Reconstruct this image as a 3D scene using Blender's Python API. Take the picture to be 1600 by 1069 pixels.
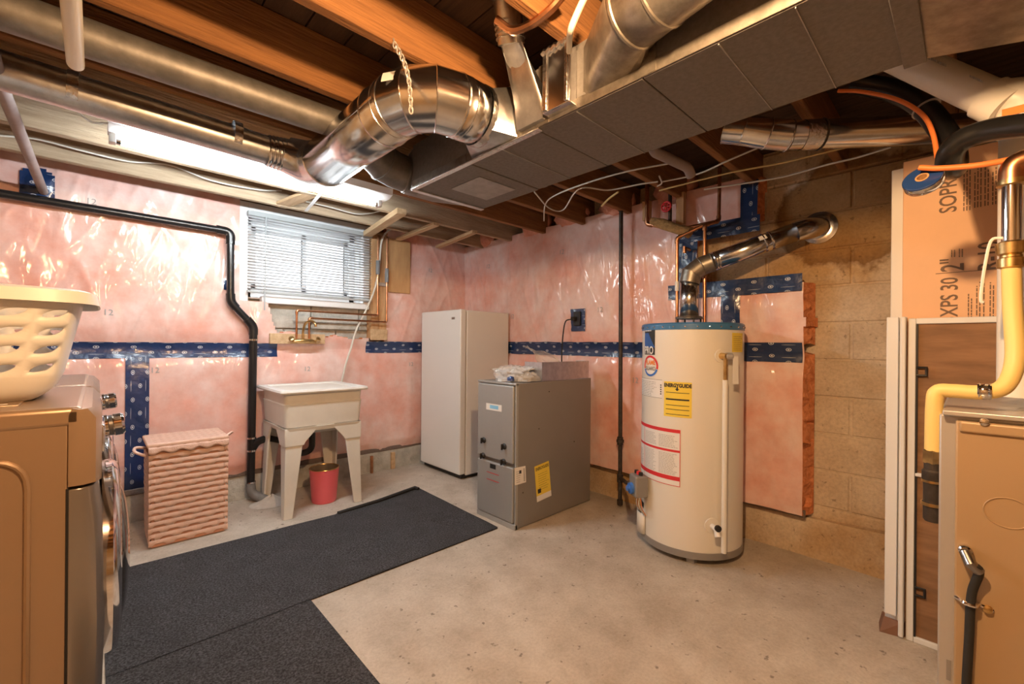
import bpy, bmesh, math, random
from mathutils import Vector, Matrix, noise
random.seed(4)
for o in list(bpy.data.objects): bpy.data.objects.remove(o)
SC = bpy.context.scene
COL = SC.collection
PI = math.pi
R = math.radians

# ------------------------------------------------------------------ camera
F, CX, CY, ROLL, H = 680.0, 800.0, 538.0, R(.5), 1.13
YAW = R(46.3)                                  # the x axis (along the window wall) lies this far right of the view
VW = Vector((math.cos(YAW), math.sin(YAW), 0)); RT = Vector((math.sin(YAW), -math.cos(YAW), 0)); UP = Vector((0, 0, 1))
cam = bpy.data.cameras.new('camera'); camo = bpy.data.objects.new('camera', cam); COL.objects.link(camo)
cam.sensor_width = 36; cam.lens = F / 1600 * 36; cam.clip_start = .02; cam.shift_y = (CY - 534.5) / 1600
c_, s_ = math.cos(ROLL), math.sin(ROLL)
cr = RT * c_ + UP * s_; cu = UP * c_ - RT * s_; cb = -VW
camo.matrix_world = Matrix(((cr.x, cu.x, cb.x, 0), (cr.y, cu.y, cb.y, 0), (cr.z, cu.z, cb.z, H), (0, 0, 0, 1)))
SC.camera = camo
def at(x, y, X=None, Y=None, Z=None):
    """world point where the sight line through photo pixel x, y meets the plane X=, Y= or Z="""
    dx = (x - CX) / F; dy = (y - CY) / F
    a = dx * c_ + dy * s_; b = dy * c_ - dx * s_
    q = VW + RT * a - UP * b
    k = X / q.x if X is not None else Y / q.y if Y is not None else (Z - H) / q.z
    return Vector((q.x * k, q.y * k, H + q.z * k))

# ------------------------------------------------------------------ sky, exposure, lamp strengths
W = bpy.data.worlds.new('overcast_sky'); SC.world = W; W.use_nodes = True
W.node_tree.nodes['Background'].inputs[0].default_value = (.9, .95, 1, 1)
W.node_tree.nodes['Background'].inputs[1].default_value = 3.5
SC.view_settings.view_transform = 'Standard'; SC.view_settings.look = 'None'
SC.view_settings.exposure = 1.12; SC.view_settings.gamma = 1; SC.view_settings.use_curve_mapping = False
TUBE_STRENGTH = 68.0
BULB_STRENGTH = 1250.0
BULB_COLOR = (1, .60, .29)
BULBS = [(.45, .28, 1.89)]

# ------------------------------------------------------------------ materials
MATS = {}
def nodes(m):
    m.use_nodes = True; nt = m.node_tree
    return nt, nt.nodes['Principled BSDF']
def mat(name, col, rough=.5, metal=0, coat=0, var=0, vscale=8, bump=0, bscale=60, col2=None, spec=None, stretch=None, coatr=.1, detail=4, trans=0, alpha=1, ramp=(.35, .65), brough=None):
    m = bpy.data.materials.new(name); nt, b = nodes(m); N = nt.nodes; L = nt.links
    b.inputs['Base Color'].default_value = (*col, 1); b.inputs['Roughness'].default_value = rough
    b.inputs['Metallic'].default_value = metal; b.inputs['Coat Weight'].default_value = coat; b.inputs['Coat Roughness'].default_value = coatr
    b.inputs['Transmission Weight'].default_value = trans; b.inputs['Alpha'].default_value = alpha
    if spec is not None: b.inputs['Specular IOR Level'].default_value = spec
    tc = N.new('ShaderNodeTexCoord'); mp = N.new('ShaderNodeMapping'); L.new(tc.outputs['Object'], mp.inputs[0])
    if stretch: mp.inputs['Scale'].default_value = stretch
    if var or col2:
        n = N.new('ShaderNodeTexNoise'); n.inputs['Scale'].default_value = vscale; n.inputs['Detail'].default_value = detail; n.inputs['Roughness'].default_value = .6
        L.new(mp.outputs[0], n.inputs['Vector'])
        cr_ = N.new('ShaderNodeValToRGB'); L.new(n.outputs['Fac'], cr_.inputs[0])
        c2 = col2 or tuple(c * (1 - var) for c in col)
        cr_.color_ramp.elements[0].position = ramp[0]; cr_.color_ramp.elements[1].position = ramp[1]
        cr_.color_ramp.elements[0].color = (*c2, 1); cr_.color_ramp.elements[1].color = (*col, 1)
        L.new(cr_.outputs[0], b.inputs['Base Color'])
    if bump:
        n2 = N.new('ShaderNodeTexNoise'); n2.inputs['Scale'].default_value = bscale; n2.inputs['Detail'].default_value = 5
        L.new(mp.outputs[0], n2.inputs['Vector'])
        bp = N.new('ShaderNodeBump'); bp.inputs['Strength'].default_value = bump; bp.inputs['Distance'].default_value = .01
        L.new(n2.outputs['Fac'], bp.inputs['Height']); L.new(bp.outputs[0], b.inputs['Normal'])
        if coat: L.new(bp.outputs[0], b.inputs['Coat Normal'])
    MATS[name] = m
    return m
def emit(name, col, s):
    m = bpy.data.materials.new(name); nt, b = nodes(m)
    b.inputs['Base Color'].default_value = (*col, 1)
    b.inputs['Emission Color'].default_value = (*col, 1); b.inputs['Emission Strength'].default_value = s
    MATS[name] = m; return m
wood_st = (1.2, 14, 14)
mat('wood', (.33, .145, .045), .8, col2=(.20, .085, .028), vscale=2.2, stretch=wood_st, bump=.5, bscale=9)
mat('wood_y', (.33, .145, .045), .8, col2=(.20, .085, .028), vscale=2.2, stretch=(14, 1.2, 14), bump=.5, bscale=9)
mat('wood_z', (.62, .38, .19), .75, col2=(.40, .22, .10), vscale=2.2, stretch=(14, 14, 1.2), bump=.4, bscale=9)
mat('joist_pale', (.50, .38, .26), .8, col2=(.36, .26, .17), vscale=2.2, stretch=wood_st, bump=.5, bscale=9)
mat('pine', (.66, .47, .28), .75, col2=(.50, .33, .18), vscale=2.2, stretch=(14, 1.2, 14), bump=.3, bscale=9)
mat('plywood', (.62, .37, .17), .7, col2=(.5, .28, .12), vscale=3, stretch=(6, 6, 1.5), bump=.1)
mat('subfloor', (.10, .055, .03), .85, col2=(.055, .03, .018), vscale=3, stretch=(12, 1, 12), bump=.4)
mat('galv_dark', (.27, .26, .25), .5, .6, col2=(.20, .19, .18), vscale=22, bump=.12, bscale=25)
mat('galv', (.70, .71, .72), .34, 1, col2=(.56, .57, .59), vscale=30, bump=.06, bscale=14)
mat('galv_dull', (.46, .45, .44), .5, .85, col2=(.36, .35, .34), vscale=18, bump=.12, bscale=25)
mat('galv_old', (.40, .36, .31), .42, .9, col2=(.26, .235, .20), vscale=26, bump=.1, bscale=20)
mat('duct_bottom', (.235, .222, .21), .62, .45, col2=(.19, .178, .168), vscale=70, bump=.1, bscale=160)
mat('foil_tape', (.72, .72, .73), .25, 1, bump=.5, bscale=40)
mat('galv_shiny', (.76, .77, .79), .19, 1, col2=(.62, .63, .65), vscale=12, bump=.05, bscale=9)
mat('white_paint', (.80, .80, .79), .35)
mat('fridge_white', (.80, .80, .78), .35, bump=.03, bscale=220)
mat('heater_white', (.80, .77, .70), .3, coat=.4)
mat('plastic_white', (.82, .82, .80), .4)
mat('tub_white', (.80, .78, .72), .45, var=.06, vscale=9)
mat('vinyl', (.80, .82, .84), .45)
mat('blind', (.74, .77, .80), .5)
mat('headrail', (.42, .45, .47), .5)
mat('pvc', (.82, .80, .74), .35)
mat('chrome', (.78, .78, .8), .08, 1)
mat('steel_dark', (.30, .29, .29), .3, 1)
mat('washer', (.36, .25, .165), .33, .35, coat=.35, coatr=.15)
mat('washer_front', (.34, .31, .29), .3, .75, coat=.3)
mat('glass_black', (.02, .02, .022), .06, coat=1)
mat('abs', (.012, .012, .013), .28)
mat('black', (.015, .015, .016), .5)
mat('rubber', (.02, .02, .02), .75)
mat('foam_grey', (.20, .21, .22), .8)
mat('iron', (.09, .075, .065), .55, .6, var=.4, vscale=30)
mat('copper', (.62, .31, .17), .32, 1, col2=(.40, .19, .10), vscale=14)
mat('brass', (.72, .52, .24), .3, 1, col2=(.5, .33, .14), vscale=30)
mat('yellow_hose', (.86, .66, .25), .5)
mat('furnace', (.40, .41, .41), .45, .4)
mat('furnace_side', (.30, .285, .27), .5, .35, var=.05, vscale=4)
mat('tan_metal', (.42, .29, .165), .42, .1)
mat('grey_metal', (.52, .50, .48), .4, .5)
mat('heater_blue', (.05, .17, .36), .35)
mat('base_grey', (.33, .32, .31), .4, .4)
mat('paper', (.83, .82, .80), .6)
mat('paper_yellow', (.86, .66, .08), .55)
mat('ink', (.03, .03, .03), .7)
mat('ink_grey', (.38, .38, .38), .7)
mat('ink_red', (.66, .03, .04), .6)
mat('ink_orange', (.85, .25, .04), .6)
mat('ink_blue', (.04, .16, .55), .6)
mat('ink_sky', (.25, .58, .86), .6)
mat('ink_brown', (.20, .13, .09), .75)
mat('red_paint', (.62, .03, .04), .4)
mat('bin_red', (.86, .16, .20), .35)
mat('bin_in', (.42, .36, .29), .35, .7)
mat('hamper', (.83, .55, .43), .6, var=.14, vscale=30)
mat('hamper_slot', (.62, .30, .18), .8)
mat('cloth_pink', (.86, .60, .50), .85, bump=.3, bscale=200)
mat('cable_white', (.66, .63, .56), .55)
mat('cable_yellow', (.62, .47, .20), .55)
mat('cable_orange', (.80, .22, .05), .5)
mat('rope', (.70, .66, .58), .9)
mat('spray_foam', (.48, .29, .11), .9, var=.4, vscale=30, bump=1, bscale=40)
mat('xps', (.86, .53, .31), .6, var=.05, vscale=5)
mat('xps_white', (.80, .78, .75), .6)
mat('screen_mesh', (.22, .13, .08), .8, var=.3, vscale=5, stretch=(1, 6, 1))
mat('cork_brown', (.20, .10, .06), .8)
mat('block_grey', (.56, .55, .50), .9, col2=(.36, .35, .31), vscale=9, bump=.6, bscale=50)
mat('floor_patch', (.62, .58, .52), .9, var=.15, vscale=20, bump=.6, bscale=40)
mat('poly_dark', (.17, .13, .11), .5, bump=.5)
mat('batt_edge', (.86, .36, .17), .95, col2=(.66, .22, .08), vscale=30, bump=1, bscale=50)
mat('batt_loose', (.80, .40, .30), .9, col2=(.66, .27, .18), vscale=14, bump=1, bscale=30)
mat('house_white', (.85, .85, .86), .8)
mat('house_pink', (.72, .40, .42), .8)
mat('ground', (.4, .38, .33), .9)
mat('roof_dark', (.2, .2, .22), .9)
mat('blue_plastic', (.02, .06, .22), .2, coat=.6)
mat('grey_pipe', (.36, .30, .29), .6, var=.25, vscale=8)
mat('drain_grey', (.22, .22, .22), .6, var=.3, vscale=20)
emit('tube_glow', (.90, .98, 1.0), TUBE_STRENGTH)
emit('bulb_glow', BULB_COLOR, BULB_STRENGTH)

def special_materials():
    # floor: worn concrete with stains, pits and hairline cracks
    m = mat('concrete_floor', (.60, .54, .47), .75); nt, b = nodes(m); N = nt.nodes; L = nt.links
    tc = N.new('ShaderNodeTexCoord')
    def nz(s, d=5, rgh=.6):
        n = N.new('ShaderNodeTexNoise'); n.inputs['Scale'].default_value = s; n.inputs['Detail'].default_value = d; n.inputs['Roughness'].default_value = rgh
        L.new(tc.outputs['Object'], n.inputs['Vector']); return n.outputs['Fac']
    def ramp(f, p0, c0, p1, c1):
        r = N.new('ShaderNodeValToRGB'); L.new(f, r.inputs[0]); e = r.color_ramp.elements
        e[0].position = p0; e[0].color = (*c0, 1); e[1].position = p1; e[1].color = (*c1, 1); return r.outputs[0]
    def mul(a, c, f=1, mode='MULTIPLY'):
        x = N.new('ShaderNodeMix'); x.data_type = 'RGBA'; x.blend_type = mode; x.inputs[0].default_value = f
        L.new(a, x.inputs[6]); L.new(c, x.inputs[7]); return x.outputs[2]
    base = ramp(nz(1.6), .3, (.50, .44, .37), .7, (.66, .60, .52))
    mid = ramp(nz(6, 8, .72), .34, (.78, .755, .72), .60, (1, 1, 1))
    fine = ramp(nz(90, 3), .3, (.80, .79, .78), .6, (1, 1, 1))
    pits = ramp(nz(28, 2), .27, (.35, .32, .30), .33, (1, 1, 1))
    L.new(mul(mul(mul(base, mid), fine, .7), pits, .8), b.inputs['Base Color'])
    bp = N.new('ShaderNodeBump'); bp.inputs['Strength'].default_value = .25; bp.inputs['Distance'].default_value = .01
    L.new(nz(45, 6), bp.inputs['Height']); L.new(bp.outputs[0], b.inputs['Normal'])
    # block wall: parged concrete with rust-brown damp stains
    m = mat('block', (.48, .43, .36), .9); nt, b = nodes(m); N = nt.nodes; L = nt.links
    tc = N.new('ShaderNodeNewGeometry')
    class TC: outputs = {'Object': tc.outputs['Position']}
    tc = TC
    base = ramp(nz(3.0, 6), .3, (.54, .43, .31), .7, (.76, .65, .50))
    stain = ramp(nz(1.1, 4), .42, (.72, .54, .32), .60, (1, 1, 1))
    fine = ramp(nz(70, 4), .3, (.72, .71, .70), .6, (1, 1, 1))
    pits = ramp(nz(34, 2), .27, (.45, .42, .40), .34, (1, 1, 1))
    sx3 = N.new('ShaderNodeSeparateXYZ'); L.new(tc.outputs['Object'], sx3.inputs[0])
    def m3(op, a, c):
        x = N.new('ShaderNodeMath'); x.operation = op
        for i, q in enumerate((a, c)):
            if isinstance(q, (int, float)): x.inputs[i].default_value = q
            else: L.new(q, x.inputs[i])
        return x.outputs[0]
    dx3 = m3('SUBTRACT', sx3.outputs[1], .42); dz3 = m3('SUBTRACT', sx3.outputs[2], 1.86); dxx = m3('SUBTRACT', sx3.outputs[0], 2.86)
    rr3 = m3('SQRT', m3('ADD', m3('ADD', m3('MULTIPLY', dx3, dx3), m3('MULTIPLY', m3('MULTIPLY', dz3, dz3), 1.4)), m3('MULTIPLY', dxx, dxx)), 0)
    rr3 = m3('ADD', rr3, m3('MULTIPLY', m3('SUBTRACT', nz(4.5, 5), .5), .35))
    rp = N.new('ShaderNodeValToRGB'); L.new(rr3, rp.inputs[0]); e = rp.color_ramp.elements
    e[0].position = .0; e[0].color = (.62, .47, .28, 1); e[1].position = .37; e[1].color = (1, 1, 1, 1)
    q = e.new(.27); q.color = (.60, .45, .26, 1); q = e.new(.335); q.color = (.42, .32, .20, 1)
    L.new(mul(mul(mul(mul(base, stain), fine, .7), pits, .7), rp.outputs[0]), b.inputs['Base Color'])
    bp = N.new('ShaderNodeBump'); bp.inputs['Strength'].default_value = .5; bp.inputs['Distance'].default_value = .01
    L.new(nz(55, 6), bp.inputs['Height']); L.new(bp.outputs[0], b.inputs['Normal'])
    # pink glass-fibre batt behind clear plastic film
    m = mat('pink_film', (.86, .5, .44), .6, coat=1, coatr=.16); nt, b = nodes(m); N = nt.nodes; L = nt.links
    tcn = N.new('ShaderNodeNewGeometry')
    class TC2: outputs = {'Object': tcn.outputs['Position']}
    tc = TC2
    base = ramp(nz(3.2, 5), .30, (.84, .40, .31), .62, (.88, .68, .645))
    m2 = ramp(nz(9, 6, .7), .3, (.88, .80, .77), .62, (1, 1, 1))
    L.new(mul(base, m2), b.inputs['Base Color'])
    mp = N.new('ShaderNodeMapping'); mp.inputs['Scale'].default_value = (5, 5, 2.0); mp.inputs['Rotation'].default_value = (.3, .3, 0)
    L.new(tcn.outputs['Position'], mp.inputs[0])
    n = N.new('ShaderNodeTexNoise'); n.inputs['Scale'].default_value = 1.5; n.inputs['Detail'].default_value = 2.5; n.inputs['Distortion'].default_value = .8
    L.new(mp.outputs[0], n.inputs['Vector'])
    bp = N.new('ShaderNodeBump'); bp.inputs['Strength'].default_value = .75; bp.inputs['Distance'].default_value = .035
    L.new(n.outputs['Fac'], bp.inputs['Height']); L.new(bp.outputs[0], b.inputs['Coat Normal'])
    b2 = N.new('ShaderNodeBump'); b2.inputs['Strength'].default_value = .25; b2.inputs['Distance'].default_value = .02
    L.new(n.outputs['Fac'], b2.inputs['Height']); L.new(b2.outputs[0], b.inputs['Normal'])
    # blue sheathing tape with rows of white oval prints (u along, v across, metres)
    m = mat('tape', (.02, .06, .2), .3, coat=.5); nt, b = nodes(m); N = nt.nodes; L = nt.links
    uv = N.new('ShaderNodeUVMap'); sp = N.new('ShaderNodeSeparateXYZ'); L.new(uv.outputs[0], sp.inputs[0])
    def mt(op, a, c=None):
        x = N.new('ShaderNodeMath'); x.operation = op
        for i, q in enumerate((a, c)):
            if q is None: continue
            if isinstance(q, (int, float)): x.inputs[i].default_value = q
            else: L.new(q, x.inputs[i])
        return x.outputs[0]
    def ovals(pu, pv, ou, ov, ru, rv):
        u = mt('SUBTRACT', mt('FRACT', mt('ADD', mt('DIVIDE', sp.outputs[0], pu), ou)), .5)
        v_ = mt('SUBTRACT', mt('FRACT', mt('ADD', mt('DIVIDE', sp.outputs[1], pv), ov)), .5)
        d = mt('ADD', mt('POWER', mt('DIVIDE', mt('MULTIPLY', u, pu), ru), 2), mt('POWER', mt('DIVIDE', mt('MULTIPLY', v_, pv), rv), 2))
        return d
    d1 = ovals(.17, .07, 0, 0, .014, .009); d2 = ovals(.17, .07, .5, .5, .014, .009)
    in1 = mt('MULTIPLY', mt('LESS_THAN', d1, 1), mt('SUBTRACT', 1, mt('MULTIPLY', mt('LESS_THAN', d1, .55), mt('GREATER_THAN', d1, .16))))
    in2 = mt('MULTIPLY', mt('LESS_THAN', d2, 1), mt('SUBTRACT', 1, mt('MULTIPLY', mt('LESS_THAN', d2, .55), mt('GREATER_THAN', d2, .16))))
    ln = mt('LESS_THAN', ovals(.17, .07, .5, .12, .036, .0016), 1)
    w = mt('MAXIMUM', mt('MAXIMUM', in1, in2), mt('MULTIPLY', ln, .5))
    mx = N.new('ShaderNodeMix'); mx.data_type = 'RGBA'; L.new(w, mx.inputs[0])
    mx.inputs[6].default_value = (.010, .034, .115, 1); mx.inputs[7].default_value = (.62, .66, .72, 1)
    L.new(mx.outputs[2], b.inputs['Base Color'])
    n = N.new('ShaderNodeTexNoise'); n.inputs['Scale'].default_value = 26; n.inputs['Detail'].default_value = 4
    bp = N.new('ShaderNodeBump'); bp.inputs['Strength'].default_value = .6; bp.inputs['Distance'].default_value = .006
    tco = N.new('ShaderNodeTexCoord'); L.new(tco.outputs['Object'], n.inputs['Vector'])
    L.new(n.outputs['Fac'], bp.inputs['Height']); L.new(bp.outputs[0], b.inputs['Normal']); L.new(bp.outputs[0], b.inputs['Coat Normal'])
    # charcoal needle-felt mat
    m = mat('felt', (.03, .031, .035), .95); nt, b = nodes(m); N = nt.nodes; L = nt.links
    tc = N.new('ShaderNodeTexCoord')
    c1 = ramp(nz(120, 7, .85), .43, (.010, .010, .012), .62, (.12, .124, .138))
    c2 = ramp(nz(7, 4), .3, (.7, .7, .7), .7, (1, 1, 1))
    L.new(mul(c1, c2), b.inputs['Base Color'])
    bp = N.new('ShaderNodeBump'); bp.inputs['Strength'].default_value = .9; bp.inputs['Distance'].default_value = .004
    L.new(nz(260, 4), bp.inputs['Height']); L.new(bp.outputs[0], b.inputs['Normal'])
    # clear crumpled plastic film
    m = mat('clear_film', (.9, .9, .9), .25, alpha=.42, bump=.8, bscale=20)
    mat('window_glass', (1, 1, 1), .02, alpha=.12)
    # insect screen: dark woven mesh that lets some of the board behind show through
    m = mat('insect_screen', (.46, .26, .14), .8, alpha=.66, var=.35, vscale=4, stretch=(1, 1, 6))
special_materials()
def M_(n): return MATS[n]

# ------------------------------------------------------------------ mesh helpers
class MB:
    def __init__(s): s.v = []; s.f = []; s.uv = None
    def add(s, vs, fs):
        k = len(s.v); s.v += [Vector(p) for p in vs]; s.f += [tuple(i + k for i in f) for f in fs]; return s
    def box(s, x0, x1, y0, y1, z0, z1):
        x0, x1 = sorted((x0, x1)); y0, y1 = sorted((y0, y1)); z0, z1 = sorted((z0, z1))
        return s.add([(x0, y0, z0), (x1, y0, z0), (x1, y1, z0), (x0, y1, z0), (x0, y0, z1), (x1, y0, z1), (x1, y1, z1), (x0, y1, z1)],
                     [(0, 3, 2, 1), (4, 5, 6, 7), (0, 1, 5, 4), (1, 2, 6, 5), (2, 3, 7, 6), (3, 0, 4, 7)])
    def hexa(s, a, b):          # two quads (lists of 4 points) joined to a solid
        return s.add(list(a) + list(b), [(3, 2, 1, 0), (4, 5, 6, 7), (0, 1, 5, 4), (1, 2, 6, 5), (2, 3, 7, 6), (3, 0, 4, 7)])
    def bar(s, p, q, w, h, up=(0, 0, 1)):
        p, q = Vector(p), Vector(q); d = (q - p).normalized(); a = d.cross(Vector(up))
        if a.length < 1e-4: a = d.cross(Vector((1, 0, 0)))
        a.normalize(); b = a.cross(d).normalized(); a *= w / 2; b *= h / 2
        return s.hexa([p - a - b, p + a - b, p + a + b, p - a + b], [q - a - b, q + a - b, q + a + b, q - a + b])
    def tube(s, pts, r, n=12, caps=True):
        pts = [Vector(p) for p in pts]; m = len(pts); rs = r if isinstance(r, (list, tuple)) else [r] * m
        t0 = (pts[1] - pts[0]).normalized(); a = t0.orthogonal().normalized(); k = len(s.v); pt = t0
        for i in range(m):
            if i == 0: t = t0
            elif i == m - 1: t = (pts[i] - pts[i - 1]).normalized()
            else:
                t = (pts[i] - pts[i - 1]).normalized() + (pts[i + 1] - pts[i]).normalized()
                t = t.normalized() if t.length > 1e-6 else pt
            ax = pt.cross(t)
            if ax.length > 1e-7: a = Matrix.Rotation(pt.angle(t), 3, ax.normalized()) @ a
            a = (a - t * a.dot(t)).normalized(); b = t.cross(a); pt = t
            st = 1.0
            if 0 < i < m - 1:
                c = max(.5, t.dot((pts[i] - pts[i - 1]).normalized())); st = 1 / c
            # widen the mitre ring in the bend plane
            bd = (pts[i] - pts[i - 1]).normalized() - (pts[min(i + 1, m - 1)] - pts[i]).normalized() if 0 < i < m - 1 else Vector()
            bd = bd - t * bd.dot(t)
            bn = bd.normalized() if bd.length > 1e-5 else None
            for j in range(n):
                w = (a * math.cos(2 * PI * j / n) + b * math.sin(2 * PI * j / n)) * rs[i]
                if bn is not None: w = w + bn * w.dot(bn) * (st - 1)
                s.v.append(pts[i] + w)
        for i in range(m - 1):
            for j in range(n):
                j2 = (j + 1) % n; s.f.append((k + i * n + j, k + i * n + j2, k + (i + 1) * n + j2, k + (i + 1) * n + j))
        if caps:
            s.f.append(tuple(k + j for j in reversed(range(n)))); s.f.append(tuple(k + (m - 1) * n + j for j in range(n)))
        return s
    def gores(s, pts, r, n=36):
        t = MB().tube(pts, r, n, caps=False); return [MB().loops([t.v[i * n:(i + 1) * n], t.v[(i + 1) * n:(i + 2) * n]], caps=False) for i in range(len(pts) - 1)], [t.v[i * n:(i + 1) * n] for i in range(len(pts))]
    def lathe(s, prof, c, axis=(0, 0, 1), n=32, caps=True, sx=1, sy=1):
        ax = Vector(axis).normalized(); c = Vector(c)
        if abs(ax.z) > .99: a = Vector((1, 0, 0)); b = ax.cross(a)
        else: a = ax.orthogonal().normalized(); b = ax.cross(a)
        k = len(s.v); m = len(prof)
        for r, z in prof:
            for j in range(n): s.v.append(c + ax * z + a * (r * sx * math.cos(2 * PI * j / n)) + b * (r * sy * math.sin(2 * PI * j / n)))
        for i in range(m - 1):
            for j in range(n):
                j2 = (j + 1) % n; s.f.append((k + i * n + j, k + i * n + j2, k + (i + 1) * n + j2, k + (i + 1) * n + j))
        if caps:
            s.f.append(tuple(k + j for j in reversed(range(n)))); s.f.append(tuple(k + (m - 1) * n + j for j in range(n)))
        return s
    def grid(s, fn, nu, nv, keep=None):
        k = len(s.v)
        for j in range(nv + 1):
            for i in range(nu + 1): s.v.append(Vector(fn(i / nu, j / nv)))
        for j in range(nv):
            for i in range(nu):
                if keep is None or keep((i + .5) / nu, (j + .5) / nv):
                    q = k + j * (nu + 1) + i; s.f.append((q, q + 1, q + nu + 2, q + nu + 1))
        return s
    def loops(s, rings, caps=True, closed=True):     # list of rings with equal counts
        k = len(s.v); n = len(rings[0]); m = len(rings)
        for rg in rings: s.v += [Vector(p) for p in rg]
        for i in range(m - 1):
            for j in range(n if closed else n - 1):
                j2 = (j + 1) % n; s.f.append((k + i * n + j, k + i * n + j2, k + (i + 1) * n + j2, k + (i + 1) * n + j))
        if caps:
            s.f.append(tuple(k + j for j in reversed(range(n)))); s.f.append(tuple(k + (m - 1) * n + j for j in range(n)))
        return s
    def prism(s, poly, d):
        d = Vector(d); poly = [Vector(p) for p in poly]; return s.loops([poly, [p + d for p in poly]])
def arc(c, a, b, r, t0, t1, n):
    c, a, b = Vector(c), Vector(a), Vector(b)
    return [c + a * r * math.cos(t0 + (t1 - t0) * i / n) + b * r * math.sin(t0 + (t1 - t0) * i / n) for i in range(n + 1)]
def smooth_path(pts, n=8):
    P = [Vector(p) for p in pts]; P = [P[0] * 2 - P[1]] + P + [P[-1] * 2 - P[-2]]; out = []
    for i in range(1, len(P) - 2):
        a, b, c, d = P[i - 1:i + 3]
        for k in range(n):
            t = k / n
            out.append(.5 * ((2 * b) + (c - a) * t + (2 * a - 5 * b + 4 * c - d) * t * t + (3 * b - a - 3 * c + d) * t ** 3))
    out.append(P[-2]); return out
def round_path(pts, r, n=6):
    P = [Vector(p) for p in pts]; out = [P[0]]
    for i in range(1, len(P) - 1):
        a = (P[i - 1] - P[i]); b = (P[i + 1] - P[i]); k = min(r, a.length * .49, b.length * .49)
        p0 = P[i] + a.normalized() * k; p1 = P[i] + b.normalized() * k
        for j in range(n + 1):
            t = j / n; out.append(p0.lerp(P[i], t).lerp(P[i].lerp(p1, t), t))
    out.append(P[-1]); return out

def root_of(p):
    while p.parent: p = p.parent
    return p
def obj(name, mb, m, parent=None, smooth=True, bevel=0, seg=2, solid=0, angle=38, sub=0):
    me = bpy.data.meshes.new(name)
    if parent is not None: off = root_of(parent).location.copy()
    else:
        xs = [p.x for p in mb.v]; ys = [p.y for p in mb.v]; zs = [p.z for p in mb.v]
        off = Vector(((min(xs) + max(xs)) / 2, (min(ys) + max(ys)) / 2, min(zs)))
    me.from_pydata([p - off for p in mb.v], [], mb.f)
    if mb.uv:
        ul = me.uv_layers.new(name='UVMap')
        for l in me.loops: ul.data[l.index].uv = mb.uv[l.vertex_index]
    bm = bmesh.new(); bm.from_mesh(me)
    if not mb.uv: bmesh.ops.remove_doubles(bm, verts=bm.verts, dist=1e-6)
    bmesh.ops.recalc_face_normals(bm, faces=bm.faces); bm.to_mesh(me); bm.free()
    me.materials.append(M_(m))
    if smooth:
        me.shade_smooth(); me.set_sharp_from_angle(angle=R(angle))
    o = bpy.data.objects.new(name, me); COL.objects.link(o)
    if parent is not None: o.parent = parent
    else: o.location = off
    if solid: d = o.modifiers.new('thickness', 'SOLIDIFY'); d.thickness = solid; d.offset = 0
    if bevel: d = o.modifiers.new('bevel', 'BEVEL'); d.width = bevel; d.segments = seg; d.limit_method = 'ANGLE'; d.angle_limit = R(40)
    return o
def thing(name, loc, label, cat, group=None):
    o = bpy.data.objects.new(name, None); COL.objects.link(o); o.location = loc; o.empty_display_size = .1
    return tag(o, label, cat, group)
def tag(o, label, cat, group=None, kind=None):
    if label: o['label'] = label
    if cat: o['category'] = cat
    if group: o['group'] = group
    if kind: o['kind'] = kind
    return o
def struct(o): o['kind'] = 'structure'; return o
def copy_tree(o, parent=None):
    c = o.copy(); COL.objects.link(c); c.parent = parent
    for ch in list(o.children): copy_tree(ch, c)
    return c
def box(*a): return MB().box(*a)
def text(s, size, fn, m, parent, name='lettering', align='LEFT', xs=1.0, bold=0):
    """flat lettering: fn maps text coordinates in metres to a point on the surface"""
    cu_ = bpy.data.curves.new('t', 'FONT'); cu_.body = s; cu_.size = size; cu_.align_x = align; cu_.resolution_u = 3; cu_.offset = bold
    to = bpy.data.objects.new('t', cu_); COL.objects.link(to)
    me = bpy.data.meshes.new_from_object(to.evaluated_get(bpy.context.evaluated_depsgraph_get()))
    mb = MB(); mb.add([fn(v_.co.x * xs, v_.co.y) for v_ in me.vertices], [tuple(p.vertices) for p in me.polygons])
    bpy.data.objects.remove(to); bpy.data.curves.remove(cu_); bpy.data.meshes.remove(me)
    return obj(name, mb, m, parent, smooth=False)
def plane_fn(o, ux, uy):
    o, ux, uy = Vector(o), Vector(ux), Vector(uy)
    return lambda a, b: o + ux * a + uy * b
def lines_print(fn, x0, x1, y0, y1, n, m, parent, name='printed_text', th=.3, ragged=True):
    mb = MB(); st = (y1 - y0) / n
    for i in range(n):
        e = x1 - (random.random() * .25 * (x1 - x0) if ragged else 0)
        a, b = y0 + st * i, y0 + st * (i + th); u0 = x0
        while u0 < e - 1e-5:
            u1 = min(e, u0 + (x1 - x0) * (random.uniform(.06, .16) if ragged else 1))
            mb.add([fn(u0, a), fn(u1, a), fn(u1, b), fn(u0, b)], [(0, 1, 2, 3)])
            u0 = u1 + (x1 - x0) * .025
    return obj(name, mb, m, parent, smooth=False)
def sheet(fn, x0, x1, y0, y1, nx=1, ny=1):
    return MB().grid(lambda a, b: fn(x0 + (x1 - x0) * a, y0 + (y1 - y0) * b), nx, ny)

# ================================================================== the setting
YA, XB, XL, YN, ZC = 3.68, 2.86, -.86, -2.3, 2.27
struct(obj('floor', box(XL - .2, XB + .2, YN - .2, YA + .2, -.1, 0), 'concrete_floor', smooth=False))
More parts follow.
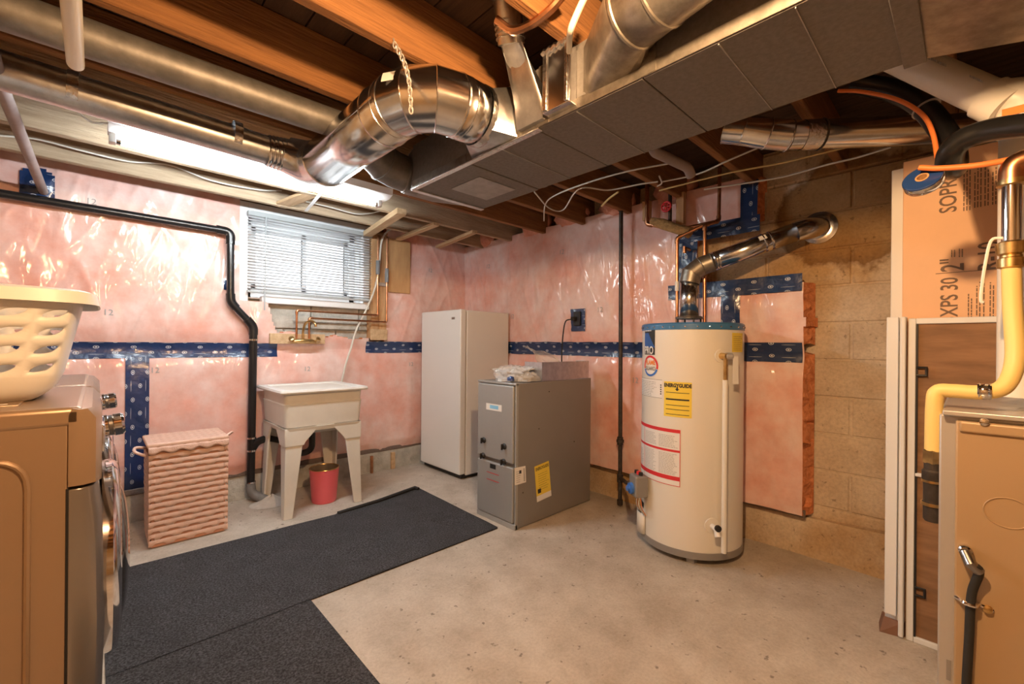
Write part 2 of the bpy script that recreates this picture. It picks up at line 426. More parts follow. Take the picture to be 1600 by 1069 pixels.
# window wall with an opening
wx0, wx1, wz0, wz1 = .745, 1.69, 1.445, 2.115
b = MB(); b.box(XL, wx0, YA, YA + .2, 0, ZC); b.box(wx1, XB + .2, YA, YA + .2, 0, ZC); b.box(wx0, wx1, YA, YA + .2, 0, wz0); b.box(wx0, wx1, YA, YA + .2, wz1, ZC)
wall_left = struct(obj('wall_left', b, 'block_grey', smooth=False))
wall_right = struct(obj('wall_right', box(XB + .006, XB + .2, YN, YA, 0, ZC), 'block', smooth=False))
struct(obj('wall_back', box(XL - .2, XL, YN, YA, 0, ZC), 'block', smooth=False))
struct(obj('wall_near', box(XL, XB, YN - .2, YN, 0, ZC), 'block', smooth=False))
# concrete blocks of the bare stretch of the right wall, and below the window
def block_mesh(l, h, axis):
    mb = MB(); d = .012
    if axis == 'y': mb.box(0, .03, -l / 2, l / 2, -h / 2, h / 2)
    else: mb.box(-l / 2, l / 2, 0, .03, -h / 2, h / 2)
    me = bpy.data.meshes.new('block'); me.from_pydata(mb.v, [], mb.f)
    bm = bmesh.new(); bm.from_mesh(me); bmesh.ops.bevel(bm, geom=bm.edges[:], offset=.006, segments=1, affect='EDGES'); bm.to_mesh(me); bm.free()
    me.materials.append(M_('block')); return me
BL, BH = .392, .192
bmY, bmX = block_mesh(BL, BH, 'y'), block_mesh(BL, BH, 'x')
bmX.materials[0] = M_('block_grey')
bmYh = block_mesh(.192, BH, 'y')
for row in range(11):
    z = .1 + .2 * row + .06
    for k in range(-2, 5):
        y = .02 + .4 * k + (.2 if row % 2 else 0)
        o = bpy.data.objects.new('block', bmY); COL.objects.link(o); o.parent = wall_right
        o.location = Vector((XB + random.uniform(-.002, .002), y, z)) - wall_right.location
for row in range(2):
    z = 1.135 + .2 * row
    for k in range(4):
        x = .85 + .4 * k + (.2 if row % 2 else 0)
        o = bpy.data.objects.new('block', bmX); COL.objects.link(o); o.parent = wall_left
        o.location = Vector((x, YA - .028 + random.uniform(-.002, .002), z)) - wall_left.location
# footing ledges along both walls
def ledge(n, mb, m='block'): return struct(obj(n, mb, m, angle=60))
def wob(p, a=.012): return a * noise.noise(Vector(p) * 4)
mb = MB().grid(lambda a, t: (XL + a * (XB - XL), 3.60 + (YA - 3.60) * max(0, t - .5) * 2 - .02 * (1 - min(1, t * 2)) + wob((a * 3.7, t, 1)), min(1, t * 2) * .185), 60, 8)
ledge('trim_1', mb, 'block_grey')
mb = MB().grid(lambda a, t: (2.815 + (XB + .02 - 2.815) * max(0, t - .5) * 2 - .035 * (1 - min(1, t * 2)) + wob((a * 4, t, 5), .02), 3.6 - a * 5.6, min(1, t * 2) * (.20 + .03 * noise.noise((a * 9, 0, 3)))), 80, 8)
ledge('trim_2', mb)

# ceiling: subfloor boards on joists
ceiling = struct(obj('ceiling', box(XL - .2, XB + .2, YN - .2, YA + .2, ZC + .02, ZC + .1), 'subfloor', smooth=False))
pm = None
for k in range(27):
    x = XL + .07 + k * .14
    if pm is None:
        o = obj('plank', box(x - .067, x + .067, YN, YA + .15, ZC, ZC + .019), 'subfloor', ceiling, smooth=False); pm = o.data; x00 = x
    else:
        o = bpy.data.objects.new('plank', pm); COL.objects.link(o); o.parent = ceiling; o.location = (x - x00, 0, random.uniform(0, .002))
JY = [1.25 + .405 * k for k in range(-8, 6)]
jm = jp = None
JZ = 2.07
for y in JY:
    if jm is None:
        o = obj('joist', box(XL, XB + .15, y, y + .04, JZ, ZC), 'wood', ceiling, bevel=.004, seg=1); jm = o.data; y00 = y
    else:
        o = bpy.data.objects.new('joist', jm); COL.objects.link(o); o.parent = ceiling; o.location = (random.uniform(-.02, 0), y - y00, 0)
        o.modifiers.new('bevel', 'BEVEL').width = .004
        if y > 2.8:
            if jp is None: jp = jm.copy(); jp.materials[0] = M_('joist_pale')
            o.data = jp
obj('rim_board', box(XL, XB + .15, YA - .005, YA + .04, 2.13, ZC), 'wood', ceiling)
obj('sill_plate', box(XL, wx0 - .03, 3.60, YA, 2.10, 2.135), 'wood', ceiling, bevel=.003)
obj('sill_plate', box(wx1 + .04, XB, 3.60, YA, 2.08, 2.12), 'wood', ceiling, bevel=.003)

# ------------------------------------------------------------------ window, blind, what is outside
win = struct(bpy.data.objects.new('window_1', None)); COL.objects.link(win); win.location = (1.21, YA, wz0)
b = MB(); yo0, yo1 = 3.585, 3.655          # casing boards
b.box(.722, .79, yo0, yo1, 1.42, 2.14); b.box(1.655, 1.71, yo0, yo1, 1.42, 2.14)
b.box(.722, 1.71, yo0 + .001, yo1, 2.075, 2.141); b.box(.88, 1.71, yo0 + .001, yo1, 1.419, 1.47)
obj('casing', b, 'vinyl', win, bevel=.004)
b = MB(); b.box(.79, .80, 3.65, YA + .18, 1.45, 2.10); b.box(1.645, 1.655, 3.65, YA + .18, 1.45, 2.10); b.box(.79, 1.655, 3.65, YA + .18, 1.45, 1.46); b.box(.79, 1.655, 3.65, YA + .18, 2.09, 2.10)
obj('reveal', b, 'vinyl', win)
yg = 3.78
b = MB(); b.box(.80, 1.645, yg - .03, yg + .04, 1.46, 1.54); b.box(.80, 1.645, yg - .03, yg + .04, 2.01, 2.09); b.box(.80, .845, yg - .03, yg + .04, 1.46, 2.09); b.box(1.60, 1.645, yg - .03, yg + .04, 1.46, 2.09)
obj('window_frame', b, 'vinyl', win, bevel=.003)
for (x0, x1, dy) in ((.845, 1.245, 0.0), (1.215, 1.60, .018)):
    b = MB(); t = .035; y0, y1 = yg + dy - .012, yg + dy + .006
    b.box(x0, x0 + t, y0, y1, 1.54, 2.01); b.box(x1 - t, x1, y0, y1, 1.54, 2.01); b.box(x0, x1, y0, y1, 1.54, 1.54 + t); b.box(x0, x1, y0, y1, 2.01 - t, 2.01)
    sa = obj('sash', b, 'vinyl', win, bevel=.003)
    obj('pane', box(x0 + t, x1 - t, yg + dy - .004, yg + dy - .001, 1.54 + t, 2.01 - t), 'window_glass', sa)
    obj('gasket', MB().tube([(x1 - t, y0 - .002, 1.54 + t), (x1 - t, y0 - .002, 2.01 - t)], .004, 6), 'black', sa)
obj('sash_latch', box(1.215, 1.24, yg - .03, yg - .012, 1.74, 1.79), 'vinyl', win, bevel=.004)
# venetian blind
bl = thing('venetian_blind', (1.243, 3.55, 1.485), 'white venetian blind with open slats hanging in the basement window', 'blind')
obj('headrail', box(.775, 1.712, 3.53, 3.57, 2.035, 2.068), 'headrail', bl, bevel=.003)
obj('bottom_rail', box(.775, 1.708, 3.538, 3.564, 1.484, 1.502), 'headrail', bl, bevel=.004)
sm = None; nsl = 25
for k in range(nsl):
    z = 1.512 + k * (2.028 - 1.512) / (nsl - 1)
    if sm is None:
        mb = MB()
        mb.grid(lambda a, t: (.778 + a * (1.706 - .778), 3.551 + (t - .5) * .025, z + .0022 * (1 - (2 * t - 1) ** 2) + (t - .5) * -.006), 1, 5)
        o = obj('slat', mb, 'blind', bl, solid=.0006); sm = o.data; z00 = z
    else:
        o = bpy.data.objects.new('slat', sm); COL.objects.link(o); o.parent = bl; o.location = (0, 0, z - z00)
        d = o.modifiers.new('thickness', 'SOLIDIFY'); d.thickness = .0006; d.offset = 0
for x in (.87, 1.24, 1.62): obj('ladder_cord', MB().tube([(x, 3.537, 1.49), (x, 3.537, 2.04)], .0012, 5), 'blind', bl)
obj('tilt_wand', MB().tube([(.885, 3.518, 2.04), (.88, 3.515, 1.36)], .004, 6), 'headrail', bl)
# outside: neighbour's wall seen through the panes
ng = obj('outdoor_ground', box(-6, 9, YA + .2, 12, 1.25, 1.33), 'ground', smooth=False); struct(ng)
nh = thing('neighbour_house', (1.5, 7.8, 1.33), 'white sided house seen bright through the basement window', 'house')
obj('wall', box(-4, 3.35, 7.5, 8.1, 1.33, 4.6), 'house_white', nh)
obj('brick_corner', box(3.35, 6.5, 7.3, 8.1, 1.33, 4.6), 'house_pink', nh)
obj('trim_board', box(-4, 3.35, 7.46, 7.5, 2.55, 2.62), 'headrail', nh)
obj('roof', MB().hexa([(-4.3, 7, 4.6), (6.8, 7, 4.6), (6.8, 8.4, 4.6), (-4.3, 8.4, 4.6)], [(-4.3, 7.7, 5.3), (6.8, 7.7, 5.3), (6.8, 8.4, 5.3), (-4.3, 8.4, 5.3)]), 'roof_dark', nh)

# ------------------------------------------------------------------ plastic-covered insulation on the walls
def fbm(x, y, s=0):
    return noise.noise(Vector((x, y, s))) + .5 * noise.noise(Vector((x * 2.1, y * 2.1, s + 7))) + .25 * noise.noise(Vector((x * 4.3, y * 4.3, s + 3)))
def ridge(x, y, s):
    return 1 - abs(noise.noise(Vector((x, y, s)))) * 2
def bulge(u, z, s):
    seam = -.028 * math.exp(-((z - 1.08) / .07) ** 2)
    w = .020 * fbm(u * 1.6, z * 1.1, s)
    # sagging diagonal wrinkles in the film
    w += .008 * max(0, ridge(u * 3 + z * 1.6, z * .9 - u * .5, s + 11)) ** 3
    w += .006 * max(0, ridge(u * 6 - z * 2.0, z * 1.2, s + 23)) ** 4
    return w + seam
def yA(x, z): return 3.575 - bulge(x, z, 1) + (.03 if z < .26 else 0) * (1 - (z - .18) / .08)
def xB(y, z): return 2.745 - bulge(y, z, 40)
def blanket_sheet(fn, u0, u1, v0, v1, nu, nv, keep, back):
    mb = MB(); mb.grid(lambda a, t: fn(u0 + (u1 - u0) * a, v0 + (v1 - v0) * t), nu, nv, lambda a, t: keep(u0 + (u1 - u0) * a, v0 + (v1 - v0) * t))
    cnt = {}
    for f in mb.f:
        for i in range(4):
            e = (f[i], f[(i + 1) % 4]); key = tuple(sorted(e)); cnt[key] = None if key in cnt else e
    return mb, [e for e in cnt.values() if e]
def side_strip(mb, edges, back, rag=0, only=None):
    s = MB(); ids = {}
    for a, b_ in edges:
        if only and not (only(mb.v[a]) and only(mb.v[b_])): continue
        q = []
        for i in (a, b_):
            p = mb.v[i]; e = back(p)
            if i not in ids:
                k = len(s.v); s.v += [p, p.lerp(e, .33), p.lerp(e, .66), e]
                for j in (1, 2): s.v[k + j] = s.v[k + j] + Vector((noise.noise(p * 30 + Vector((j, 0, 0))), noise.noise(p * 33 + Vector((0, j, 0))), noise.noise(p * 37))) * rag
                ids[i] = k
            q.append(ids[i])
        for j in range(3): s.f.append((q[0] + j, q[1] + j, q[1] + j + 1, q[0] + j + 1))
    return s
blA = thing('insulation_blanket', (0.9, 3.6, .18), 'pink insulation under clear plastic film on the wall with the window', 'insulation')
def keepA(x, z):
    n_ = .03 * noise.noise(Vector((x * 6, z * 6, 3)))
    if .735 < x < 1.70 and z > 1.43: return False
    if 1.70 <= x < 1.86 + n_ and z > 1.14: return False
    if 1.10 + n_ < x < 1.86 and 1.17 + n_ < z < 1.45: return False
    if .90 + n_ + (1.43 - z) * .3 < x < 1.2 and 1.20 + n_ < z < 1.45: return False
    return True
mb, ed = blanket_sheet(lambda x, z: (x, yA(x, z), z), XL + .005, 2.80, .185, 1.075, 150, 46, lambda x, z: True, None)
lo = obj('lower_batt', mb, 'pink_film', blA, angle=80)
obj('batt_side', side_strip(mb, ed, lambda p: Vector((p.x, YA - .005, p.z)), .01, lambda p: p.z < .3 or p.x > 2.7), 'batt_edge', blA)
mb, ed = blanket_sheet(lambda x, z: (x, yA(x, z), z), XL + .005, 2.80, 1.075, 2.145, 320, 110, keepA, None)
obj('upper_batt', mb, 'pink_film', blA, angle=80)
obj('batt_side', side_strip(mb, ed, lambda p: Vector((p.x, YA - .035, p.z)), .01, lambda p: p.z > 1.1), 'batt_edge', blA)
obj('film_hem', box(XL, 2.75, 3.592, 3.615, .165, .205), 'poly_dark', blA, bevel=.006)
blB = thing('insulation_blanket', (2.75, 2, .2), 'pink insulation under clear plastic film behind the fridge and water heater', 'insulation')
def keepB(y, z):
    n_ = .012 * noise.noise(Vector((y * 9, z * 9, 5)))
    if z < 1.475: return y > .605 + n_
    if z > 1.875: return y > .86 + n_
    return y > 1.25 + n_
mb, ed = blanket_sheet(lambda y, z: (xB(y, z), y, z), .585, 3.60, .22, 1.09, 130, 46, keepB, None)
obj('lower_batt', mb, 'pink_film', blB, angle=80)
obj('batt_side', side_strip(mb, ed, lambda p: Vector((XB - .005, p.y - .03, p.z)), .03, lambda p: p.y < .7 or p.z < .3), 'batt_edge', blB)
mb, ed = blanket_sheet(lambda y, z: (xB(y, z), y, z), .585, 3.60, 1.09, 2.12, 260, 104, keepB, None)
obj('upper_batt', mb, 'pink_film', blB, angle=80)
obj('batt_side', side_strip(mb, ed, lambda p: Vector((XB - .005, p.y - .03, p.z)), .03, lambda p: p.z > 1.13), 'batt_edge', blB)
obj('film_hem', box(2.765, 2.79, .60, 3.6, .205, .245), 'poly_dark', blB, bevel=.006)
def tapeA(x0, x1, z0, z1, vert=False, lift=.004):
    n = max(6, int((x1 - x0) / .025)); m = max(4, int((z1 - z0) / .02)); mb = MB(); uv = []
    wv = lambda x, z: .004 * noise.noise(Vector((x * 7, z * 7, 9)))
    fn = lambda a, t: (x0 + (x1 - x0) * a, yA(x0 + (x1 - x0) * a, z0 + (z1 - z0) * t) - lift, z0 + (z1 - z0) * t + wv(x0 + (x1 - x0) * a, z0 + t))
    mb.grid(fn, n, m); mb.uv = [((q.z, q.x - x0) if vert else (q.x, q.z - z0)) for q in mb.v]
    return obj('tape', mb, 'tape', blA, angle=80)
def tapeB(y0, y1, z0, z1, vert=False, lift=.004, x=None):
    n = max(6, int(abs(y1 - y0) / .025)); m = max(4, int((z1 - z0) / .02)); mb = MB()
    fx = (lambda y, z: x) if x else xB
    fn = lambda a, t: (fx(y0 + (y1 - y0) * a, z0 + (z1 - z0) * t) - lift + .004 * noise.noise(Vector((a * 9, t * 3, y0))), y0 + (y1 - y0) * a, z0 + (z1 - z0) * t + .004 * noise.noise(Vector((a * 9 * (y1 - y0), t, 5))))
    mb.grid(fn, n, m); mb.uv = [((q.z, q.y - y0) if vert else (-q.y, q.z - z0)) for q in mb.v]
    return obj('tape', mb, 'tape', blB, angle=80)
tapeA(XL + .01, .985, 1.022, 1.122); tapeA(1.685, 2.73, 1.043, 1.145); tapeA(.131, .245, .165, 1.03, True, .006)
tapeA(.635, .70, 1.49, 1.56, False)
tapeB(.615, 3.57, 1.043, 1.152)
tapeB(.835, .925, 1.86, 2.09, True, .012); tapeB(.82, 1.30, 1.79, 1.885, False, .014); tapeB(1.18, 1.30, 1.52, 1.86, True, .010)
tapeB(.612, 1.37, 1.43, 1.525, False, .010); tapeB(.925, 1.03, 1.13, 1.44, True, .006)
# stray "12" prints on the film
def mark12(px_, py_, wall, s=.05, st='12'):
    if wall == 'A':
        p = at(px_, py_, Y=3.57); fn = lambda a, t: Vector((p.x + a, yA(p.x + a, p.z + t) - .004, p.z + t))
        text(st, s, fn, 'ink_grey', blA, 'printed_mark')
    else:
        p = at(px_, py_, X=2.74); fn = lambda a, t: Vector((xB(p.y - a, p.z + t) - .004, p.y - a, p.z + t))
        text(st, s, fn, 'ink_grey', blB, 'printed_mark')
for a in ((160, 492), (474, 580), (637, 572), (133, 318), (234, 583), (668, 425)): mark12(*a, 'A')
for a in ((760, 420), (873, 398), (798, 498), (933, 488), (987, 598)): mark12(*a, 'B', .055)
# loose tufts of batt stuffed between the joist ends
for i, (x, y) in enumerate(((2.75, 3.30), (2.77, 2.6), (2.78, 2.20), (2.78, 1.80), (2.78, 1.35))):
    mb = MB().lathe([(.02, -.09), (.10, -.07), (.13, 0), (.11, .06), (.03, .09)], (0, 0, 0), n=16, sx=.5, sy=1.2)
    for k, p in enumerate(mb.v): mb.v[k] = Vector((x, y, 2.165)) + p * (1 + .35 * fbm(p.x * 14 + i, p.y * 14, p.z * 14))
    obj('loose_batt', mb, 'batt_loose', blB, angle=80)

# ================================================================== lamps
lt = thing('strip_light', (.66, 2.50, 1.985), 'lit white fluorescent strip light under the joists above the window', 'light')
b = MB(); b.loops([[(x, 2.42, 2.068), (x, 2.425, 2.03), (x, 2.47, 2.015), (x, 2.56, 2.015), (x, 2.60, 2.03), (x, 2.605, 2.068)] for x in (.03, 1.30)])
obj('housing', b, 'white_paint', lt)
obj('tube', MB().lathe([(.0, 0), (.016, .0), (.016, 1.19), (0, 1.19)], (.068, 2.535, 1.992), (1, 0, 0), 20, caps=False), 'tube_glow', lt)
for x in (.045, 1.265): obj('lamp_socket', box(x - .012, x + .012, 2.515, 2.555, 1.975, 2.016), 'white_paint', lt, bevel=.003)
for x in (.062, 1.248): obj('tube_cap', MB().lathe([(.017, -.011), (.017, .011)], (x, 2.535, 1.992), (1, 0, 0), 20), 'chrome', lt)
obj('feed_wire', MB().tube(smooth_path([(.03, 2.46, 2.03), (-.02, 2.47, 2.02), (-.06, 2.46, 2.05), (-.05, 2.45, 2.10)], 6), .004, 6), 'cable_white', lt)
for i, (x, y, z) in enumerate(BULBS):
    t = thing('bulb_lamp', (x, y, z), ['bare warm bulb in a ceiling socket in front of the main duct', 'bare warm bulb in a ceiling socket at the far end of the room'][i], 'light')
    obj('bulb', MB().lathe([(.002, -.032), (.018, -.027), (.028, -.012), (.03, 0), (.026, .016), (.016, .034), (.013, .045)], (x, y, z), n=20), 'bulb_glow', t)
    obj('socket', MB().lathe([(.020, .046), (.024, .06), (.03, .10), (.05, .13), (.052, .16), (.0, .161)], (x, y, z), n=24), 'plastic_white', t)
    obj('mount_board', box(x - .06, x + .06, y - .23, y + .23, z + .16, z + .18), 'wood_y', t)

# ================================================================== ducts
TX0, TX1, TZ0, TZ1, TY0, TY1 = 1.08, 1.505, 1.862, 2.064, .10, 1.815
tr = thing('trunk_duct', (1.3, 1, TZ0), 'long grey sheet metal trunk duct hung below the joists', 'duct')
# pieces of the trunk: each length between two cross seams is its own sheet
ys = [1.815, 1.40, 1.02, .62, .10]
for i in range(4):
    y1, y0 = ys[i] - .0015, ys[i + 1] + .0015
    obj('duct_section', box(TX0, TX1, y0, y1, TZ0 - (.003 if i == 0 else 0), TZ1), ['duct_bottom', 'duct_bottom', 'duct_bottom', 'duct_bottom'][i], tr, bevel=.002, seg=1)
    obj('shaded_side', box(TX0 - .003, TX0, y0, y1, TZ0 + .004, TZ1), 'duct_bottom', tr); obj('lit_strip', box(TX0 - .006, TX0 - .003, y0, y1, TZ0 + .001, TZ0 + .034), 'galv_old', tr)  # painted light: dark sheet for the shadowed side, brighter strip for its lit edge
for y in (1.21, .85, .42, .26): obj('crease', box(TX0 + .004, TX1 - .004, y - .0012, y + .0012, TZ0 - .0035, TZ0 + .001), 'galv_dull', tr)
obj('edge_flange', box(TX0 - .012, TX0 + .012, 1.0, 1.82, TZ0 - .008, TZ0 - .002), 'foil_tape', tr, bevel=.002)
obj('end_flange', box(TX0 - .004, TX1, 1.80, 1.828, TZ0 - .010, TZ0 + .02), 'galv', tr, bevel=.002)
obj('patch', box(1.20, 1.42, 1.47, 1.68, TZ0 - .006, TZ0 - .003), 'galv_dull', tr)
for y in (.98, .60, .20): obj('drive_cleat', box(TX0 - .008, TX0 - .003, y - .022, y + .022, TZ0 + .002, TZ1), 'galv_old', tr)
for y in (1.36, .58): obj('hanger_strap', box(TX1, TX1 + .002, y - .012, y + .012, TZ0, 2.14), 'galv_dull', tr)
# transition that drops towards the tan cabinet
a0, a1 = Vector((TX0, .095, TZ0)), Vector((TX1, .095, TZ0))
q = [a0, a1, Vector((1.56, -.75, 1.70)), Vector((.98, -.75, 1.70))]
u = [Vector((p.x, p.y, TZ1)) for p in q]
obj('transition', MB().hexa(q, u), 'galv_old', tr, smooth=False)
obj('transition_flange', box(TX0 - .004, TX1 + .004, .075, .118, TZ0 - .012, TZ0 - .002), 'duct_bottom', tr, bevel=.002)

def rings(parent, pts_dirs, r, m='galv_shiny', w=.006, name='seam_bead'):
    for p, d in pts_dirs:
        obj(name, MB().lathe([(r, -w), (r + .004, -w / 2), (r + .004, w / 2), (r, w)], p, d, 32, caps=False), m, parent)
# big bright round branch duct
bd = thing('branch_duct', (.75, 1.6, 1.86), 'big shiny round branch duct with jointed elbow below the joists', 'duct')
rb = .103; zb = 1.958
cx, cy = .76, 1.235
ep = arc((cx + .135, cy + .135, zb), (0, -1, 0), (-1, 0, 0), .135, 0, PI / 2, 3)   # elbow from -x travel to +y travel
path1 = [(1.0, cy, zb), (cx + .135, cy, zb)]
obj('straight_pipe', MB().tube([(1.02, cy, zb), (cx + .132, cy, zb)], rb, 36, caps=False), 'galv_shiny', bd, solid=.001)
def gored(parent, pts, r, m):
    g_, rg = MB().gores(pts, r)
    for g in g_: obj('elbow_gore', g, m, parent)
    for q in rg: obj('seam_bead', MB().tube(q + [q[0]], .0028, 6, caps=False), m, parent)
gored(bd, [Vector((cx + .16, cy, zb))] + ep[:1] * 0 + [ep[0]] + ep[1:] + [Vector((cx, cy + .16, zb))], rb, 'galv_shiny')
obj('long_pipe', MB().tube([(cx, cy + .13, zb), (cx, 2.045, zb)], rb, 40, caps=False), 'galv_shiny', bd, solid=.001)
obj('pipe_seam', box(cx - rb - .002, cx - rb + .002, cy + .14, 2.04, zb - .012, zb - .006), 'galv_shiny', bd)
ep2 = [Vector((cx, 2.045, zb)), Vector((cx - .008, 2.12, zb + .012)), Vector((cx - .05, 2.175, zb + .028)), Vector((cx - .12, 2.20, zb + .045))]
obj('end_elbow', MB().tube(ep2, [rb, rb, rb * .93, rb * .8], 36), 'galv_shiny', bd)
rings(bd, [(ep2[0], (0, 1, 0)), (Vector((cx, cy + .24, zb)), (0, 1, 0))], rb)
# rectangular-to-round boot on the trunk side
n = 24
sq = []
for j in range(n):
    t = 2 * PI * j / n; cx_, sz_ = math.cos(t), math.sin(t); k = 1 / max(abs(cx_), abs(sz_)); sq.append(Vector((TX0 - .003, cy + cx_ * k * .13, zb - .004 + sz_ * k * .09)))
rd = [Vector((1.0, cy + math.cos(2 * PI * j / n) * rb, zb + math.sin(2 * PI * j / n) * rb)) for j in range(n)]
obj('takeoff_boot', MB().loops([sq, rd], caps=False), 'galv', bd, angle=30)
obj('foil_tape_wrap', MB().tube([(.985, cy, zb), (1.015, cy, zb)], rb + .002, 36, caps=False), 'foil_tape', bd)
obj('sticker', MB().grid(lambda a, t: (Vector((ep[2] + ep[3]) / 2) + Vector((-(rb + .003) * math.sin(R(62 + 20 * t)) * .9, -(rb + .003) * math.sin(R(62 + 20 * t)) * .5, (rb + .003) * math.cos(R(62 + 20 * t)))) + Vector((-.02, .035, 0)) * (a - .5) * 1.6), 4, 4), 'paper', bd)
# chain it hangs from
ch = thing('hanging_chain', (.74, 1.27, 2.0), 'small jack chain looped from a joist over the shiny elbow', 'chain')
p0, p1 = at(614, 66, Y=1.25), at(634, 150, Z=1.93)
p1 = at(642, 172, Y=1.13)
lk = None
for i in range(18):
    p = p0.lerp(p1, i / 17) + Vector((0, -.03 * math.sin(i / 17 * PI), 0))
    mb = MB().tube([p + Vector(((math.cos(t) * .006) if i % 2 else 0, 0 if i % 2 else math.cos(t) * .006, math.sin(t) * .011)) for t in [2 * PI * j / 10 for j in range(11)]], .0022, 6)
    obj('link', mb, 'grey_metal', ch)
# small round pipe going left from the end elbow, with crimped collar
sp_ = thing('supply_pipe', (0, 2.2, 1.93), 'long silver supply pipe in the joist bay left of the shiny elbow', 'duct')
obj('pipe', MB().tube([(cx - .19, 2.215, 2.005), (XL + .02, 2.20, 2.03)], .064, 28), 'galv', sp_)
for i in range(6):
    x = cx - .12 - i * .016; rings(sp_, [(Vector((x, 2.205, 2.0)), (1, 0, 0))], .074 - i * .0015, 'galv_shiny', .006, 'crimp')
obj('collar', MB().tube([(cx - .10, 2.203, 2.0), (cx - .20, 2.213, 2.004)], [.080, .066], 28), 'galv_shiny', sp_)
for x in (.45, -.05): obj('foil_band', MB().tube([(x, 2.207, 2.02), (x - .03, 2.207, 2.021)], .066, 28, caps=False), 'foil_tape', sp_)
# dull pipe in the next bay with its own elbow and boot on the trunk end
gp = thing('supply_pipe', (.3, 1.85, 1.95), 'dull grey supply pipe in the joist bay above the shiny duct', 'duct')
obj('pipe', MB().tube([(.80, 1.80, 2.03), (XL + .02, 1.845, 2.035)], .055, 28), 'galv_dark', gp)
ep3 = smooth_path([(1.16, 1.90, 1.955), (1.04, 1.925, 1.97), (.92, 1.90, 2.0), (.84, 1.83, 2.025), (.78, 1.80, 2.03)], 2)
obj('elbow', MB().tube(ep3, [.085] * 4 + [.075] * 2 + [.068] * 3, 28), 'galv_dark', gp)
for i in (1, 3, 5):
    d = (ep3[i + 1] - ep3[i - 1]).normalized(); rings(gp, [(ep3[i], d)], [.085, .085, .085, .085, .075, .075][i], 'galv_dark')
b = MB().hexa([(1.085, 1.83, 1.866), (1.50, 1.83, 1.866), (1.50, 1.83, 2.06), (1.085, 1.83, 2.06)], [(1.12, 1.99, 1.89), (1.30, 1.99, 1.89), (1.30, 1.99, 2.05), (1.12, 1.99, 2.05)])
obj('end_boot', b, 'galv_dark', gp, bevel=.004, seg=1)
# square tube riser and box takeoffs on the trunk side, then the big dull pipe
sb = thing('stack_boot', (1.0, 1.03, 1.87), 'narrow crimped sheet metal riser with copper tube on the trunk duct side', 'duct')
lowr = [Vector(p) for p in ((1.078, 1.09, 1.875), (1.078, .97, 1.875), (1.078, .97, 1.99), (1.078, 1.09, 1.99))]
lowr2 = [p + Vector((-.05, 0, 0)) for p in lowr]
obj('base_collar', MB().hexa(lowr, [p + Vector((-.022, 0, 0)) for p in lowr]), 'galv', sb, bevel=.003)
n = 16; s0, s1 = [], []
for j in range(n):
    t = 2 * PI * j / n; k = 1 / max(abs(math.cos(t)), abs(math.sin(t)))
    s0.append(Vector((1.056, 1.03 + math.cos(t) * k * .06, 1.93 + math.sin(t) * k * .055))); s1.append(Vector((.96 + math.sin(t) * -.03, 1.02 + math.cos(t) * .042, 2.10 + math.sin(t) * .02)))
obj('riser', MB().loops([s0, s1], caps=False), 'galv', sb, angle=30)
obj('round_neck', MB().tube([(.96, 1.02, 2.095), (.93, 1.0, 2.16), (.90, .99, 2.24)], .043, 24), 'galv', sb)
for i in range(4): rings(sb, [(Vector((.955 - i * .006, 1.018 - i * .003, 2.11 + i * .012)), (-.3, -.2, 1))], .043, 'galv', .004, 'crimp')
bx_ = thing('box_takeoff', (1.06, .90, 1.87), 'square foil-sealed metal box on the trunk duct side between two boots', 'duct')
obj('box', box(1.04, 1.077, .845, .955, 1.875, 2.062), 'galv_shiny', bx_, bevel=.003)
obj('seal_strip', box(1.034, 1.04, .85, .862, 1.88, 2.06), 'foil_tape', bx_, bevel=.002); obj('seal_strip', box(1.034, 1.04, .935, .952, 1.88, 2.06), 'foil_tape', bx_, bevel=.002)
obj('top_seal', MB().tube([(1.036, .845 + .11 * k / 10, 2.064 + .006 * (k % 2)) for k in range(11)], .009, 8), 'foil_tape', bx_)
ob = thing('old_branch_duct', (1.0, .5, 1.9), 'mottled old galvanized boot and round pipe leaving the trunk duct near the camera', 'duct')
n = 28; s0, s1 = [], []
c1 = Vector((.985, .60, 1.978)); d1 = Vector((-.22, -1, .0)).normalized(); e1 = d1.orthogonal().normalized()
e1 = Vector((0, 0, 1)) - d1 * d1.z; e1.normalize(); e2 = d1.cross(e1)
for j in range(n):
    t = 2 * PI * j / n; k = 1 / max(abs(math.cos(t)), abs(math.sin(t)))
    s0.append(Vector((1.077, .715 - math.cos(t) * k * .105, 1.975 + math.sin(t) * k * .085)))
    s1.append(c1 + e2 * (math.cos(t) * -.088) + e1 * (math.sin(t) * .088))
mb = MB().loops([s0, s1], caps=False)
obj('boot', mb, 'galv_old', ob, angle=45)
obj('pipe', MB().tube([c1, c1 + d1 * .10, c1 + d1 * .45 + Vector((0, 0, .0)), c1 + d1 * 1.2], .089, 32, caps=False), 'galv_old', ob, solid=.001)
rings(ob, [(c1 + d1 * .01, d1), (c1 + d1 * .1, d1)], .089, 'galv_old')
